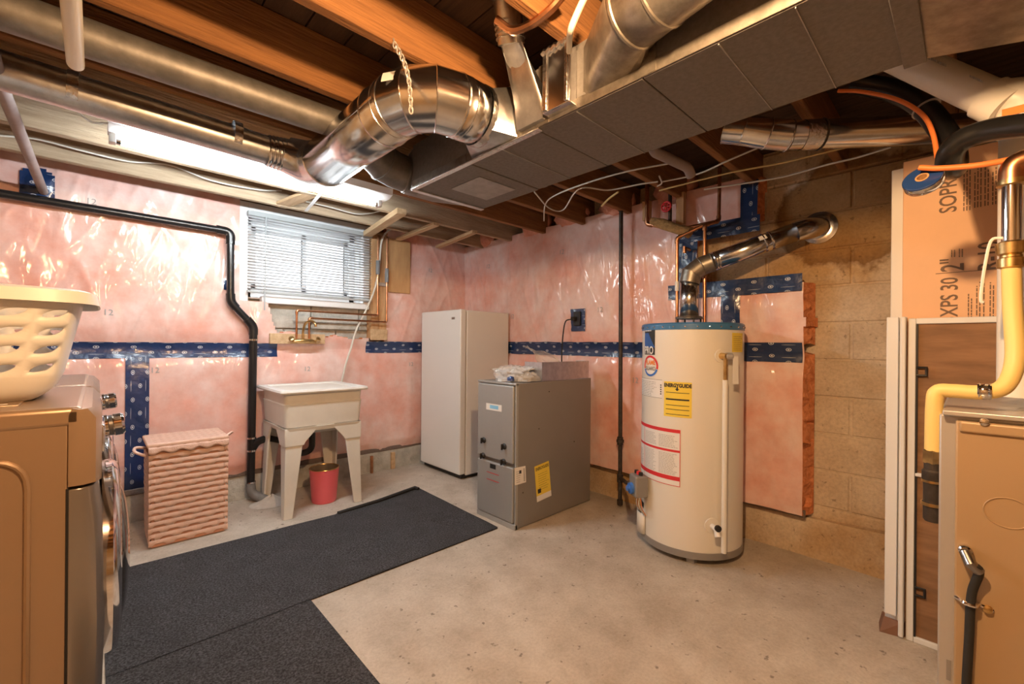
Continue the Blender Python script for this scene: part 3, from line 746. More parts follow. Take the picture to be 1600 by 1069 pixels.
# wall vent duct behind, right
dv = thing('vent_pipe', (2.2, .3, 1.9), 'silver vent pipe with jointed elbow under the joists behind the trunk duct', 'duct')
v0, v1 = at(1232, 212, Z=1.975), at(1462, 203, Z=1.975)
dd = (v1 - v0).normalized()
v2 = v1 + dd * .5
ed_ = [v0 - dd * .0, v0 - dd * .07 + Vector((-.005, .01, .012)), v0 - dd * .11 + Vector((-.03, .05, .035)), v0 - dd * .10 + Vector((-.06, .12, .055))]
obj('pipe', MB().tube([v0, v2], .055, 28), 'galv_shiny', dv)
gored(dv, ed_, .058, 'galv_shiny')
obj('foil_wrap', MB().tube([v0 + dd * .05, v0 + dd * .11], .057, 28, caps=False), 'foil_tape', dv)
obj('hanger_strap', MB().tube([v0 + dd * .12 + (UP * math.cos(t) + dd.cross(UP) * math.sin(t)) * .058 for t in [2 * PI * k / 16 for k in range(17)]], .003, 6), 'iron', dv)

# ================================================================== floor mats
m1 = thing('felt_mat', (.9, 2.4, 0), 'long charcoal felt mat running from the washers to the grey furnace', 'mat', 'charcoal floor mats')
mb = MB().grid(lambda a, t: (.03 + a * (1.80 + .02 * t - .03 - .012 * (1 - t)), 1.978 + t * (2.87 - 1.978 + (.09 * max(0, a - .62) / .38 if a > .62 else -.03 * a)), .008 + .003 * noise.noise(Vector((a * 6, t * 4, 2)))), 50, 24)
s = MB(); k = len(mb.v)
mb.box(.03, 1.785, 1.98, 2.84, .0, .003)
obj('felt', mb, 'felt', m1, angle=80)
obj('rolled_edge', MB().tube([at(528, 802, Z=.012), at(590, 783, Z=.018), at(648, 762, Z=.02), at(654, 764, Z=.016)], .012, 10), 'rubber', m1)
m2 = tag(obj('felt_mat', MB().hexa([(.03, .45, .0), (.683, .45, .0), (.684, 1.972, .0), (.03, 1.972, .0)], [(.03, .45, .010), (.683, .45, .010), (.684, 1.972, .010), (.03, 1.972, .010)]), 'felt', bevel=.003), 'second charcoal felt mat lying in front of the near washer', 'mat', 'charcoal floor mats')

# ================================================================== laundry machines
def machine(y0, label):
    y1 = y0 + .68; x0, x1, zt = -.80, -.045, .975
    t = thing('washing_machine', (-.4, (y0 + y1) / 2, .0), label, 'washing machine', 'front-loading laundry machines')
    b = MB().box(x0, x1, y0 + .004, y1 - .004, .02, .962)
    b.box(x0 + .02, -.028, y0 + .006, y1 - .006, .80, .966)
    body = obj('body', b, 'washer', t, bevel=.004)
    # stamped outline on the near side
    rp = [(-.62, y0 + .002, .12), (-.108, y0 + .002, .12), (-.108, y0 + .002, .868), (-.62, y0 + .002, .868)]
    pth = round_path([rp[0], rp[1]] , .01) ; loop = []
    for i in range(4):
        a, c, d = Vector(rp[i - 1]), Vector(rp[i]), Vector(rp[(i + 1) % 4])
        p0 = c + (a - c).normalized() * .07; p1 = c + (d - c).normalized() * .07
        for j in range(7):
            q = j / 6; loop.append(p0.lerp(c, q).lerp(c.lerp(p1, q), q))
    loop.append(loop[0])
    obj('stamped_rib', MB().tube(loop, .006, 8, caps=False), 'washer', body)
    obj('top', MB().box(x0, -.02, y0, y1, .928, zt), 'washer', t, bevel=.012, seg=3)
    obj('top_inset', MB().box(x0 + .05, -.13, y0 + .10, y1 - .10, zt - .001, zt + .003), 'washer', t, bevel=.002)
    obj('top_label', MB().box(-.21, -.15, y0 + .12, y0 + .135, zt + .003, zt + .0035), 'paper', t)
    # front shell: rounded upright sides, sloped control fascia
    prof = [(-.045, .06), (-.045, .93), (-.03, .972), (.0, .965), (.018, .93), (.006, .79), (.006, .06)]
    fr = MB()
    # near and far corners rounded in plan
    rr = []
    for yy, dx in ((y0, -.035), (y0 + .012, -.012), (y0 + .04, 0), (y1 - .04, 0), (y1 - .012, -.012), (y1, -.035)):
        rr.append([Vector((-.045 + (px_ + .045) * (1 + dx * 16), yy, pz)) for px_, pz in ((-.045, .79), (-.045, .955), (-.032, .972), (-.006, .968), (.012, .945), (.012, .79))])
    obj('control_fascia', fr.loops(rr), 'washer', t)
    rr = []
    for yy, dx in ((y0 + .003, -.035), (y0 + .014, -.014), (y0 + .045, 0), (y1 - .045, 0), (y1 - .014, -.014), (y1 - .003, -.035)):
        rr.append([Vector((-.045 + (px_ + .045) * (1 + dx * 16), yy, pz)) for px_, pz in ((-.045, .11), (-.045, .782), (.004, .782), (.014, .70), (.020, .45), (.014, .20), (.004, .11))])
    obj('front_panel', MB().loops(rr), 'washer_front', t, bevel=.002)
    obj('gap', MB().box(-.0485, -.044, y0 + .0025, y0 + .006, .02, .785), 'black', t)
    yc = (y0 + y1) / 2; zc = .50
    dr = obj('door', MB().lathe([(.27, .0), (.272, .022), (.262, .034), (.235, .040), (.205, .030)], (.014, yc, zc), (1, 0, 0), 48), 'chrome', t)
    obj('door_glass', MB().lathe([(.206, .03), (.19, .045), (.15, .055), (.08, .062), (.002, .064)], (.014, yc, zc), (1, 0, 0), 48), 'glass_black', dr)
    obj('door_handle', MB().tube([(.05, yc + .24, zc - .06), (.066, yc + .245, zc), (.05, yc + .24, zc + .06)], .012, 10), 'chrome', dr)
    kn = obj('dial', MB().lathe([(.030, 0), (.034, .004), (.034, .018), (.030, .020), (.030, .028), (.033, .031), (.033, .048), (.028, .054), (.0, .055)], (.010, y0 + .33, .875), (1, 0, .12), 32), 'chrome', t)
    obj('dial_ring', MB().lathe([(.0305, .0), (.0305, .009)], (.030, y0 + .33, .8774), (1, 0, .12), 32), 'steel_dark', kn)
    obj('drawer_handle', MB().box(.008, .018, y0 + .05, y0 + .22, .85, .92), 'chrome', t, bevel=.006)
    obj('display', MB().box(.010, .014, y0 + .40, y0 + .62, .85, .91), 'glass_black', t, bevel=.003)
    obj('kick_plate', MB().box(-.03, .006, y0 + .02, y1 - .02, .02, .105), 'plastic_white', t, bevel=.004)
    for xx in (x0 + .06, -.10):
        for yy in (y0 + .06, y1 - .06): obj('foot', MB().lathe([(.02, 0), (.02, .012), (.012, .014), (.012, .03)], (xx, yy, 0), n=16), 'rubber', t)
    return t
wm = machine(1.437, 'near champagne front-loading laundry machine with a white basket on top')
wm2 = copy_tree(wm); wm2.location.y += .705; wm2['label'] = 'far champagne front-loading laundry machine beside the pink wicker hamper'

# ------------------------------------------------------------------ laundry basket
bc = Vector((-.335, 1.745, .979))
def sup(t, a, b, n=6.0):
    c, s = math.cos(t), math.sin(t)
    return math.copysign(abs(c) ** (2 / n), c) * a, math.copysign(abs(s) ** (2 / n), s) * b
def bwall(u, z):       # u: angle, z: height above base
    k = z / .275; a = .255 + .055 * k; b_ = .165 + .045 * k
    if k < .18: q = 1 - k / .18; a -= .035 * q * q; b_ -= .035 * q * q
    x, y = sup(u, a, b_); return Vector((bc.x + x, bc.y + y, bc.z + z))
lb = thing('laundry_basket', bc, 'white plastic laundry basket with leaf-shaped holes on the near washer', 'basket')
mb = MB(); NU = 24; zrows = [0, .012, .028, .06] + [.06 + .045 * i for i in range(1, 5)] + [.262]
# arc-length even stepping in angle
ang = [0]; S_ = []; NN = 1440
pp = [bwall(2 * PI * i / NN, .15) for i in range(NN + 1)]
ln = [0]
for i in range(NN): ln.append(ln[-1] + (pp[i + 1] - pp[i]).length)
def ang_at(f):
    f = (f % 1.0) * ln[-1]; lo_, hi = 0, NN
    while hi - lo_ > 1:
        md = (lo_ + hi) // 2
        if ln[md] <= f: lo_ = md
        else: hi = md
    return 2 * PI * (lo_ + (f - ln[lo_]) / max(1e-9, ln[hi] - ln[lo_])) / NN
def bp_(f, z): return bwall(ang_at(f), z)
for r_ in range(len(zrows) - 1):
    z0, z1 = zrows[r_], zrows[r_ + 1]
    for c in range(NU):
        f0, f1 = c / NU, (c + 1) / NU
        cm = bp_((c + .5) / NU, .15)
        if 3 <= r_ <= 6 and abs(cm.x - bc.x) < .268 and abs(cm.y - bc.y) > .12:
            N_ = 20; outer, inner = [], []
            for j in range(N_):
                side, q = j * 4 // N_, (j % (N_ // 4)) / (N_ // 4)
                uu, vv = [(q, 0), (1, q), (1 - q, 1), (0, 1 - q)][side]
                outer.append((uu, vv)); a_ = math.atan2(vv - .5, uu - .5)
                # leaf outline along the diagonal
                th = a_; L_, W_ = .40, .19; ph = th - R(28)
                if (c // 1) % 2: ph = th - R(28)
                rad = 1 / (abs(math.cos(ph) / L_) ** 1.5 + abs(math.sin(ph) / W_) ** 1.5) ** (1 / 1.5)
                inner.append((.5 + rad * math.cos(th), .5 + rad * math.sin(th)))
            k = len(mb.v)
            mb.v += [bp_(f0 + (f1 - f0) * u_, z0 + (z1 - z0) * v_) for u_, v_ in outer] + [bp_(f0 + (f1 - f0) * u_, z0 + (z1 - z0) * v_) for u_, v_ in inner]
            for j in range(N_): mb.f.append((k + j, k + (j + 1) % N_, k + N_ + (j + 1) % N_, k + N_ + j))
        else:
            mb.grid(lambda a, t: bp_(f0 + (f1 - f0) * a, z0 + (z1 - z0) * t), 5, 5 if 3 <= r_ <= 6 else 1)
k = len(mb.v); mb.v += [bp_(i / 120, 0) for i in range(120)]; mb.f.append(tuple(range(k, k + 120)))
obj('tub', mb, 'plastic_white', lb, solid=.004, angle=50)
NR = 96; rg = []
for i in range(NR):
    f = i / NR; p = bp_(f, .262); c = Vector((bc.x, bc.y, 0)); d = Vector((p.x - c.x, p.y - c.y, 0)).normalized()
    lift = .022 * max(0, math.cos(2 * PI * f * 2 + PI) ) ** 2 * 0 + .018 * max(0, 1 - abs(p.y - bc.y) / .12) * (1 if abs(p.x - bc.x) > .2 else 0)
    rg.append([p + d * o_ + UP * (h_ - .018 * (1 if False else 0)) for o_, h_ in ((-.003, 0), (-.003, .014), (.012, .018), (.030, .012), (.036, -.018), (.031, -.018), (.027, .006), (.004, .010))])
rr = [list(x) for x in zip(*rg)]
mb = MB().loops(rr + [rr[0]], caps=False); obj('rim', mb, 'plastic_white', lb, angle=40)
obj('handle', MB().tube(smooth_path([(bc.x - .14, bc.y - .225, bc.z + .276), (bc.x - .10, bc.y - .24, bc.z + .287), (bc.x + .0, bc.y - .245, bc.z + .290), (bc.x + .06, bc.y - .235, bc.z + .280)], 6), .010, 10), 'tan_metal', lb)

# ------------------------------------------------------------------ wicker hamper
hx0, hx1, hy0, hy1, hz = .212, .572, 3.045, 3.36, .555
hp = thing('wicker_hamper', ((hx0 + hx1) / 2, (hy0 + hy1) / 2, 0), 'pink woven wicker hamper with hinged lid beside the washers', 'hamper')
obj('core', MB().hexa([(hx0 + .012, hy0 + .012, .004), (hx1 - .012, hy0 + .012, .004), (hx1 - .012, hy1 - .012, .004), (hx0 + .012, hy1 - .012, .004)], [(hx0 + .004, hy0 + .006, hz), (hx1 - .004, hy0 + .006, hz), (hx1 - .004, hy1 - .006, hz), (hx0 + .004, hy1 - .006, hz)]), 'hamper_slot', hp)
rows = 15; rh = .50 / rows
def strand(l, axis):
    mb = MB(); n_ = 12; rr = []
    for i in range(n_ + 1):
        a = -l / 2 + l * i / n_; w_ = max(0, min(1, 3.2 - 5 * abs(2 * i / n_ - 1))); o_ = .0065 + .002 * w_; hh = rh * .505; lo2 = hh * (1 - .62 * w_)
        ring = [(-o_ * (1 - w_) - .001 * w_, -lo2), (-o_, -lo2 + .003 * w_), (-o_ - .001 * w_, 0), (-o_, hh - .001), (-o_ * .9, hh)]
        rr.append([Vector((a, q[0], q[1])) if axis == 'x' else Vector((q[0], a, q[1])) for q in ring])
    mb.loops(rr, caps=False, closed=False)
    me = bpy.data.meshes.new('strand'); me.from_pydata(mb.v, [], mb.f); me.shade_smooth(); me.materials.append(M_('hamper')); return me
LX = .092; sx_, sy_ = strand(LX + .004, 'x'), strand(.112, 'y')
for r_ in range(rows):
    z = .012 + rh * (r_ + .5); ind = .006 * (1 - z / hz)
    for k in range(-1, 5):
        x = hx0 + LX * (k + .5) + LX * (r_ % 3) / 3
        x0_, x1_ = x - LX / 2, x + LX / 2
        c0, c1 = max(x0_, hx0 - .002), min(x1_, hx1 + .002)
        if c1 - c0 < .02: continue
        o = bpy.data.objects.new('strand', sx_); COL.objects.link(o); o.parent = hp
        o.location = Vector(((c0 + c1) / 2, hy0 + ind + .004, z)) - hp.location; o.scale = ((c1 - c0) / LX, 1, 1)
    for k in range(-1, 3):
        y = hy0 + .105 * (k + .5) + .105 * (r_ % 3) / 3; c0, c1 = max(y - .0525, hy0), min(y + .0525, hy1)
        if c1 - c0 < .02: continue
        o = bpy.data.objects.new('strand', sy_); COL.objects.link(o); o.parent = hp
        o.location = Vector((hx0 + ind + .002, (c0 + c1) / 2, z)) - hp.location; o.scale = (1, (c1 - c0) / .105, 1)
obj('lid', box(hx0 - .012, hx1 + .006, hy0 - .012, hy1 + .004, hz - .004, hz + .018), 'hamper', hp, bevel=.007, seg=3)
lid_s = obj('lid_weave', MB(), 'hamper_slot', hp) if False else None
mb = MB()
for i in range(11):
    for j in range(5): mb.box(hx0 + .02 + i * .032, hx0 + .036 + i * .032, hy0 + .03 + j * .06 + (i % 2) * .02, hy0 + .034 + j * .06 + (i % 2) * .02, hz + .0175, hz + .0185)
obj('lid_weave', mb, 'hamper_slot', hp)
mb = MB().grid(lambda a, t: (hx0 - .006 + a * (hx1 - hx0 + .01), hy0 - .011 - .002 * math.sin(a * 40), hz - t * (.034 + .008 * math.sin(a * 2 * PI * 4.5))), 72, 3)
obj('liner_frill', mb, 'cloth_pink', hp, solid=.002)
obj('handle', MB().tube(smooth_path([(hx0 - .006, hy0 + .16, hz - .03), (hx0 - .05, hy0 + .12, hz - .015), (hx0 - .055, hy0 + .08, hz - .03), (hx0 - .006, hy0 + .07, hz - .06)], 6), .008, 8), 'cloth_pink', hp)
obj('handle', MB().tube(smooth_path([(hx1, hy0 + .10, hz - .01), (hx1 + .04, hy0 + .12, hz + .012), (hx1 + .045, hy0 + .15, hz), (hx1, hy0 + .18, hz - .03)], 6), .006, 8), 'cloth_pink', hp)

# ================================================================== laundry tub, bin, taps
tx0, tx1, ty0, ty1, tz = .835, 1.405, 2.95, 3.52, .822
tb = thing('laundry_tub', (1.12, 3.23, 0), 'white plastic utility sink on four tapered legs under the window', 'sink')
def rect_ring(x0, x1, y0, y1, z, r=.03, n=4):
    out = []
    for cx__, cy__, a0_ in ((x1 - r, y1 - r, 0), (x0 + r, y1 - r, PI / 2), (x0 + r, y0 + r, PI), (x1 - r, y0 + r, 3 * PI / 2)):
        for i in range(n + 1): out.append(Vector((cx__ + r * math.cos(a0_ + PI / 2 * i / n), cy__ + r * math.sin(a0_ + PI / 2 * i / n), z)))
    return out
def RR(e, z, r=.03): return rect_ring(tx0 + e, tx1 - e, ty0 + e, ty1 - e, z, r)
obj('basin', MB().loops([RR(.028, tz - .012), RR(.034, tz - .09), RR(.028, tz - .095), RR(.038, tz - .24), RR(.046, tz - .25), RR(.052, tz - .275), RR(.09, tz - .30), RR(.10, tz - .29), RR(.055, tz - .23), RR(.045, tz - .01)], caps=True), 'tub_white', tb, angle=30)
obj('rim', MB().loops([RR(.0, tz - .022, .02), RR(-.004, tz - .012, .02), RR(0, tz, .02), RR(.048, tz, .03), RR(.05, tz - .02, .03), RR(.0, tz - .022, .02)], caps=False), 'plastic_white', tb, angle=40)
# bracket apron between the legs and legs
for sx in (0, 1):
    for sy in (0, 1):
        X0 = tx0 + .04 if sx == 0 else tx1 - .04; Y0 = ty0 + .04 if sy == 0 else ty1 - .04
        ox = 1 if sx == 0 else -1; oy = 1 if sy == 0 else -1
        b = MB()
        w0, w1 = .105, .042
        zt_, zb_ = .475, 0
        def L(w, z, e): return [Vector((X0 + ox * e, Y0 + oy * e, z)), Vector((X0 + ox * w, Y0 + oy * e, z)), Vector((X0 + ox * w, Y0 + oy * (e + .014), z)), Vector((X0 + ox * (e + .014), Y0 + oy * (e + .014), z)), Vector((X0 + ox * (e + .014), Y0 + oy * w, z)), Vector((X0 + ox * e, Y0 + oy * w, z))]
        b.loops([L(w1, 0, -.012), L(w0, zt_, 0)])
        lg = obj('leg', b, 'tub_white', tb, bevel=.004)
        b = MB()
        for ax in (0, 1):
            pl = [(0, .46), (.115, .46), (.125, .48), (.19, .552), (.19, .575), (0, .575)]
            if ax == 0: poly = [Vector((X0 + ox * (p - .005), Y0 - oy * .006, z)) for p, z in pl]; d = (0, oy * .014, 0)
            else: poly = [Vector((X0 - ox * .006, Y0 + oy * (p - .005), z)) for p, z in pl]; d = (ox * .014, 0, 0)
            b.prism(poly, d)
        obj('leg_bracket', b, 'tub_white', tb, bevel=.003)
obj('apron', MB().loops([RR(.036, .548), RR(.03, .575), RR(.044, .575), RR(.05, .548), RR(.036, .548)], caps=False), 'tub_white', tb)
obj('drain_trap', MB().tube(round_path([(1.12, 3.23, .53), (1.12, 3.23, .36), (1.06, 3.30, .33), (1.0, 3.36, .36), (.98, 3.38, .42), (.90, 3.46, .44)], .05), .022, 14), 'abs', tb)
# waste bin under it
bn = thing('waste_bin', (1.185, 3.17, 0), 'coral red metal waste bin under the laundry tub', 'bin')
obj('shell', MB().lathe([(.078, 0), (.082, .006), (.098, .232), (.098, .238), (.094, .238), (.078, .01)], (1.185, 3.17, 0), n=40), 'bin_red', bn)
obj('inner_wall', MB().lathe([(.001, .012), (.077, .012), (.093, .237)], (1.185, 3.17, 0), n=40, caps=False), 'bin_in', bn)
obj('rim', MB().tube([Vector((1.185 + .097 * math.cos(t), 3.17 + .097 * math.sin(t), .238)) for t in [2 * PI * k / 40 for k in range(41)]], .004, 8, caps=False), 'brass', bn)
# black drain line along the wall and down
dl = thing('drain_pipe', (.80, 3.5, 0), 'black plastic drain pipe running along the pink wall and down beside the tub', 'pipe')
p = [(XL + .02, 3.50, 1.90), (.655, 3.50, 1.886), (.665, 3.50, 1.415), (.805, 3.50, 1.24)]
obj('horizontal_run', MB().tube([p[0], (.61, 3.5, 1.887)], .023, 20), 'abs', dl)
obj('elbow', MB().tube(round_path([(.58, 3.5, 1.8875), (.663, 3.5, 1.886), (.663, 3.5, 1.80)], .06), .028, 20), 'abs', dl)
obj('drop', MB().tube([(.663, 3.5, 1.81), (.666, 3.5, 1.43)], .023, 20), 'abs', dl)
obj('offset_elbow', MB().tube(round_path([(.666, 3.5, 1.46), (.668, 3.5, 1.405), (.70, 3.5, 1.365)], .03), .028, 20), 'abs', dl)
obj('offset', MB().tube([(.69, 3.5, 1.375), (.79, 3.5, 1.262)], .023, 20), 'abs', dl)
obj('offset_elbow', MB().tube(round_path([(.765, 3.5, 1.29), (.806, 3.5, 1.24), (.806, 3.5, 1.18)], .03), .029, 20), 'abs', dl)
obj('riser', MB().tube([(.806, 3.5, 1.19), (.797, 3.5, .115)], .026, 20), 'abs', dl)
obj('union', MB().tube([(.58, 3.5, 1.8875), (.60, 3.5, 1.8875)], .029, 20), 'abs', dl)
obj('tee_branch', MB().tube(round_path([(.80, 3.5, .36), (.83, 3.49, .42), (.90, 3.46, .445)], .03), .026, 16), 'abs', dl)
for z in (1.145, .45, .36, .135): obj('clamp', MB().lathe([(.029, -.006), (.029, .006)], (.80 + .005 * z, 3.5, z), n=20), 'chrome', dl)
obj('floor_elbow', MB().tube(round_path([(.797, 3.5, .13), (.80, 3.49, .055), (.87, 3.42, .02), (.90, 3.39, -.01)], .05), .030, 18), 'drain_grey', dl)
mb = MB().grid(lambda a, t: (.90 + a * .14 * math.cos(t * 2 * PI), 3.37 + a * .11 * math.sin(t * 2 * PI), .002 + .058 * (1 - a) ** 1.3 * (1 + .3 * noise.noise(Vector((math.cos(t * 2 * PI) * 3, math.sin(t * 2 * PI) * 3, a * 2))))), 10, 28)
tag(obj('cement_patch', mb, 'floor_patch', angle=80), 'rough cement mound where the drain pipe enters the floor', 'cement')
# taps on their plank
YP = 3.535
tp = thing('wall_tap', (1.16, 3.53, 1.13), 'brass gooseneck tap fixed on a pine plank above the tub', 'tap')
pa, pb = at(422, 538, Y=YP), at(508, 523, Y=YP)
obj('plank', box(pa.x, pb.x, YP, YP + .03, 1.118, 1.195), 'pine', tp, bevel=.003)
xc = at(474, 530, Y=YP).x
obj('valve_body', MB().tube([(xc - .085, YP - .02, 1.135), (xc - .05, YP - .03, 1.14), (xc + .05, YP - .03, 1.14), (xc + .085, YP - .02, 1.135)], [.012, .018, .018, .012], 14), 'brass', tp)
for s in (-1, 1):
    obj('handle', MB().lathe([(.006, 0), (.006, .02), (.02, .026), (.02, .036), (.012, .04)], (xc + s * .085, YP - .022, 1.14), (s * .4, -.6, .5), 12), 'brass', tp)
obj('spout', MB().tube(smooth_path([(xc - .012, YP - .03, 1.15), (xc - .012, YP - .032, 1.22), (xc + .0, YP - .05, 1.275), (xc + .028, YP - .085, 1.295), (xc + .045, YP - .115, 1.275), (xc + .05, YP - .12, 1.25)], 6), .009, 12), 'brass', tp)
xr0, xr1 = at(589, 470, Y=3.53).x, at(603, 470, Y=3.53).x
for i, (xa, zz, xr) in enumerate(((xc - .055, 1.312, xr0), (xc + .036, 1.268, xr1))):
    t = thing('copper_supply', (xa, YP, 1.15), ['upper copper supply line bending round from riser to wall tap', 'lower copper supply line running from riser to wall tap'][i], 'pipe', 'tap supply lines')
    zz = at(500, [487, 498][i], Y=YP - .02).z
    obj('pipe', MB().tube(round_path([(xa, YP - .018, 1.155), (xa, YP - .018, zz), (xr, YP - .018, zz - .004), (xr, YP - .018, 2.06)], .016), .008, 12), 'copper', t)
    obj('elbow', MB().tube(round_path([(xa, YP - .018, zz - .03), (xa, YP - .018, zz), (xa + .03, YP - .018, zz)], .016), .0105, 12), 'copper', t)
    obj('elbow', MB().tube(round_path([(xr - .03, YP - .018, zz - .004), (xr, YP - .018, zz - .004), (xr, YP - .018, zz + .03)], .016), .0105, 12), 'copper', t)
    z0 = [1.72, 1.66][i]; obj('foam_sleeve', MB().lathe([(.012, 0), (.017, .004), (.017, .12), (.012, .124)], (xr, YP - .018, z0), n=16), 'foam_grey', t)
# studs right of the window and a plywood sheet
st = thing('stud_pair', (1.79, 3.6, 1.16), 'pair of pine studs carrying copper pipes right of the window', 'stud')
x0, x1 = at(578, 450, Y=3.57).x + .01, at(604, 450, Y=3.57).x
xm = (x0 + x1) / 2
obj('stud', box(x0, xm - .002, 3.56, YA - .03, 1.17, 2.08), 'wood_z', st, bevel=.003); obj('stud', box(xm + .002, x1, 3.565, YA - .03, 1.17, 2.08), 'wood_z', st, bevel=.003)
obj('cross_block', box(x0 + .03, x1 + .01, 3.548, 3.565, 1.63, 1.66), 'grey_metal', st, bevel=.003)
obj('end_block', box(x0 - .006, x1 + .004, 3.553, 3.566, 1.155, 1.25), 'pine', st, bevel=.003)
tag(obj('plywood_sheet', box(x1 + .004, at(640, 420, Y=3.56).x, 3.548, 3.56, 1.585, 2.06), 'plywood', bevel=.002), 'small orange plywood sheet fixed beside the window studs', 'plywood')

# ================================================================== freezer
fz = thing('upright_freezer', (2.44, 3.18, 0), 'tall white upright freezer in the corner behind the grey furnace', 'freezer')
obj('cabinet', box(2.235, 2.715, 2.885, 3.475, .03, 1.412), 'fridge_white', fz, bevel=.008, seg=3)
dr = obj('door', box(2.168, 2.228, 2.883, 3.477, .045, 1.416), 'fridge_white', fz, bevel=.010, seg=3)
obj('gasket', box(2.226, 2.237, 2.895, 3.465, .06, 1.40), 'base_grey', fz)
pb = at(708, 497, X=2.166); obj('badge', box(2.165, 2.169, pb.y - .022, pb.y + .022, pb.z - .012, pb.z + .008), 'steel_dark', dr, bevel=.002)
obj('toe_grille', box(2.20, 2.70, 2.90, 3.46, .012, .045), 'black', fz)
for x in (2.26, 2.66):
    for y in (2.93, 3.43): obj('foot', MB().lathe([(.018, 0), (.018, .03)], (x, y, 0), n=12), 'black', fz)

# ================================================================== new grey furnace
gx0, gx1, gy0, gy1, gz = 1.838, 2.60, 1.886, 2.25, .89
fu = thing('grey_furnace', (2.2, 2.07, 0), 'unused grey gas furnace standing on the floor beside the freezer', 'furnace')
obj('cabinet', box(gx0 + .022, gx1, gy0, gy1, .004, gz), 'furnace_side', fu, bevel=.004)
obj('base_flange', box(gx0, gx0 + .03, gy0, gy1, 0, .032), 'furnace', fu, bevel=.003)
obj('top_flange', box(gx0, gx0 + .03, gy0, gy1, gz - .012, gz + .002), 'furnace', fu, bevel=.003)
obj('corner_post', box(gx0 + .006, gx0 + .024, gy0, gy0 + .012, 0, gz), 'furnace', fu, bevel=.002)
up_ = obj('upper_door', box(gx0 - .004, gx0 + .022, gy0 + .018, gy1 - .006, .398, gz - .016), 'furnace', fu, bevel=.008, seg=3)
lw_ = obj('lower_door', box(gx0 - .004, gx0 + .022, gy0 + .018, gy1 - .006, .036, .375), 'furnace', fu, bevel=.008, seg=3)
for (x, y, pr) in ((755, 688, up_), (787, 698, up_), (754, 712, lw_), (786, 722, lw_)):
    p = at(x, y, X=gx0 - .012)
    k = obj('latch_knob', MB().lathe([(.018, 0), (.019, .006), (.012, .012), (.011, .022)], (gx0 - .002, p.y, p.z), (-1, 0, 0), 20), 'black', pr)
    obj('latch_grip', box(gx0 - .034, gx0 - .020, p.y - .004, p.y + .004, p.z - .018, p.z + .018), 'black', pr, bevel=.003)
ffn = lambda a, t: Vector((gx0 - .0048, gy1 - a, t))
def frect(x0, y0, x1, y1): a, c = at(x0, y0, X=gx0 - .003), at(x1, y1, X=gx0 - .003); return gy1 - a.y, gy1 - c.y, min(a.z, c.z), max(a.z, c.z)
a = frect(760, 629.5, 784, 645); a = (a[0], a[1], a[2] + .005, a[3])
l_ = obj('badge', sheet(ffn, *a), 'paper', up_, smooth=False)
f2 = lambda q, t: ffn(q, t) + Vector((-.0008, 0, 0))
obj('badge_print', sheet(f2, a[0] + .25 * (a[1] - a[0]), a[1] - .2 * (a[1] - a[0]), a[2] + .25 * (a[3] - a[2]), a[3] - .2 * (a[3] - a[2])), 'ink_sky', up_, smooth=False)
a = frect(767, 677, 778, 697); lines_print(f2, *a, 12, 'ink_grey', up_)
a = frect(766, 724, 775, 733); obj('sight_glass', sheet(f2, a[0], a[1], a[2] - .004, a[3]), 'black', lw_, smooth=False)
a = frect(761, 736, 780, 770); lines_print(f2, *a, 20, 'ink_grey', lw_)
for fr_ in (.96, .55): obj('red_line', sheet(lambda q, t: f2(q, t) + Vector((-.0004, 0, 0)), a[0], a[1], a[2] + (a[3] - a[2]) * fr_, a[2] + (a[3] - a[2]) * fr_ + .004), 'ink_red', lw_, smooth=False)
def side_label(quad, m, name):
    pts = [at(x, y, Y=gy0 - .0015) for x, y in quad]
    o_ = obj(name, MB().add(pts, [(0, 1, 2, 3)]), m, fu, smooth=False)
    bl_, br, tr_, tl = pts
    return o_, (lambda a, t: (bl_.lerp(br, a)).lerp(tl.lerp(tr_, a), t) + Vector((0, -.001, 0)))
o_, fn = side_label([(804, 759), (822, 753.5), (821, 728), (804, 731.5)], 'paper', 'rating_label')
lines_print(fn, .15, .55, .12, .85, 6, 'ink_grey', o_); lines_print(fn, .8, .9, .1, .9, 9, 'ink', o_, th=.5, ragged=False); obj('code_mark', sheet(fn, .4, .6, .6, .8), 'ink', o_)
o_, fn = side_label([(839, 785), (861.5, 774.5), (857.5, 720), (835, 729.5)], 'paper_yellow', 'energy_label')
obj('white_foot', sheet(fn, 0, 1, 0, .16), 'paper', o_); lines_print(fn, .2, .9, .3, .8, 8, 'ink', o_, th=.12)
L_ = (at(861, 720, Y=gy0) - at(839, 730, Y=gy0)).length
text('ENERGYGUIDE', .19, lambda a, t: fn(.06 + a / 1.28 * .9, .86 + t * .62), 'ink', o_, bold=.004)
obj('stamp', sheet(fn, .1, .32, .22, .34), 'ink', o_)
for (x, y) in ((858, 612), (842, 670), (897, 690), (817, 770)):
    p = at(x, y, Y=gy0); obj('screw', MB().lathe([(.004, 0), (.004, .002), (.001, .003)], p, (0, -1, 0), 10), 'iron', fu)
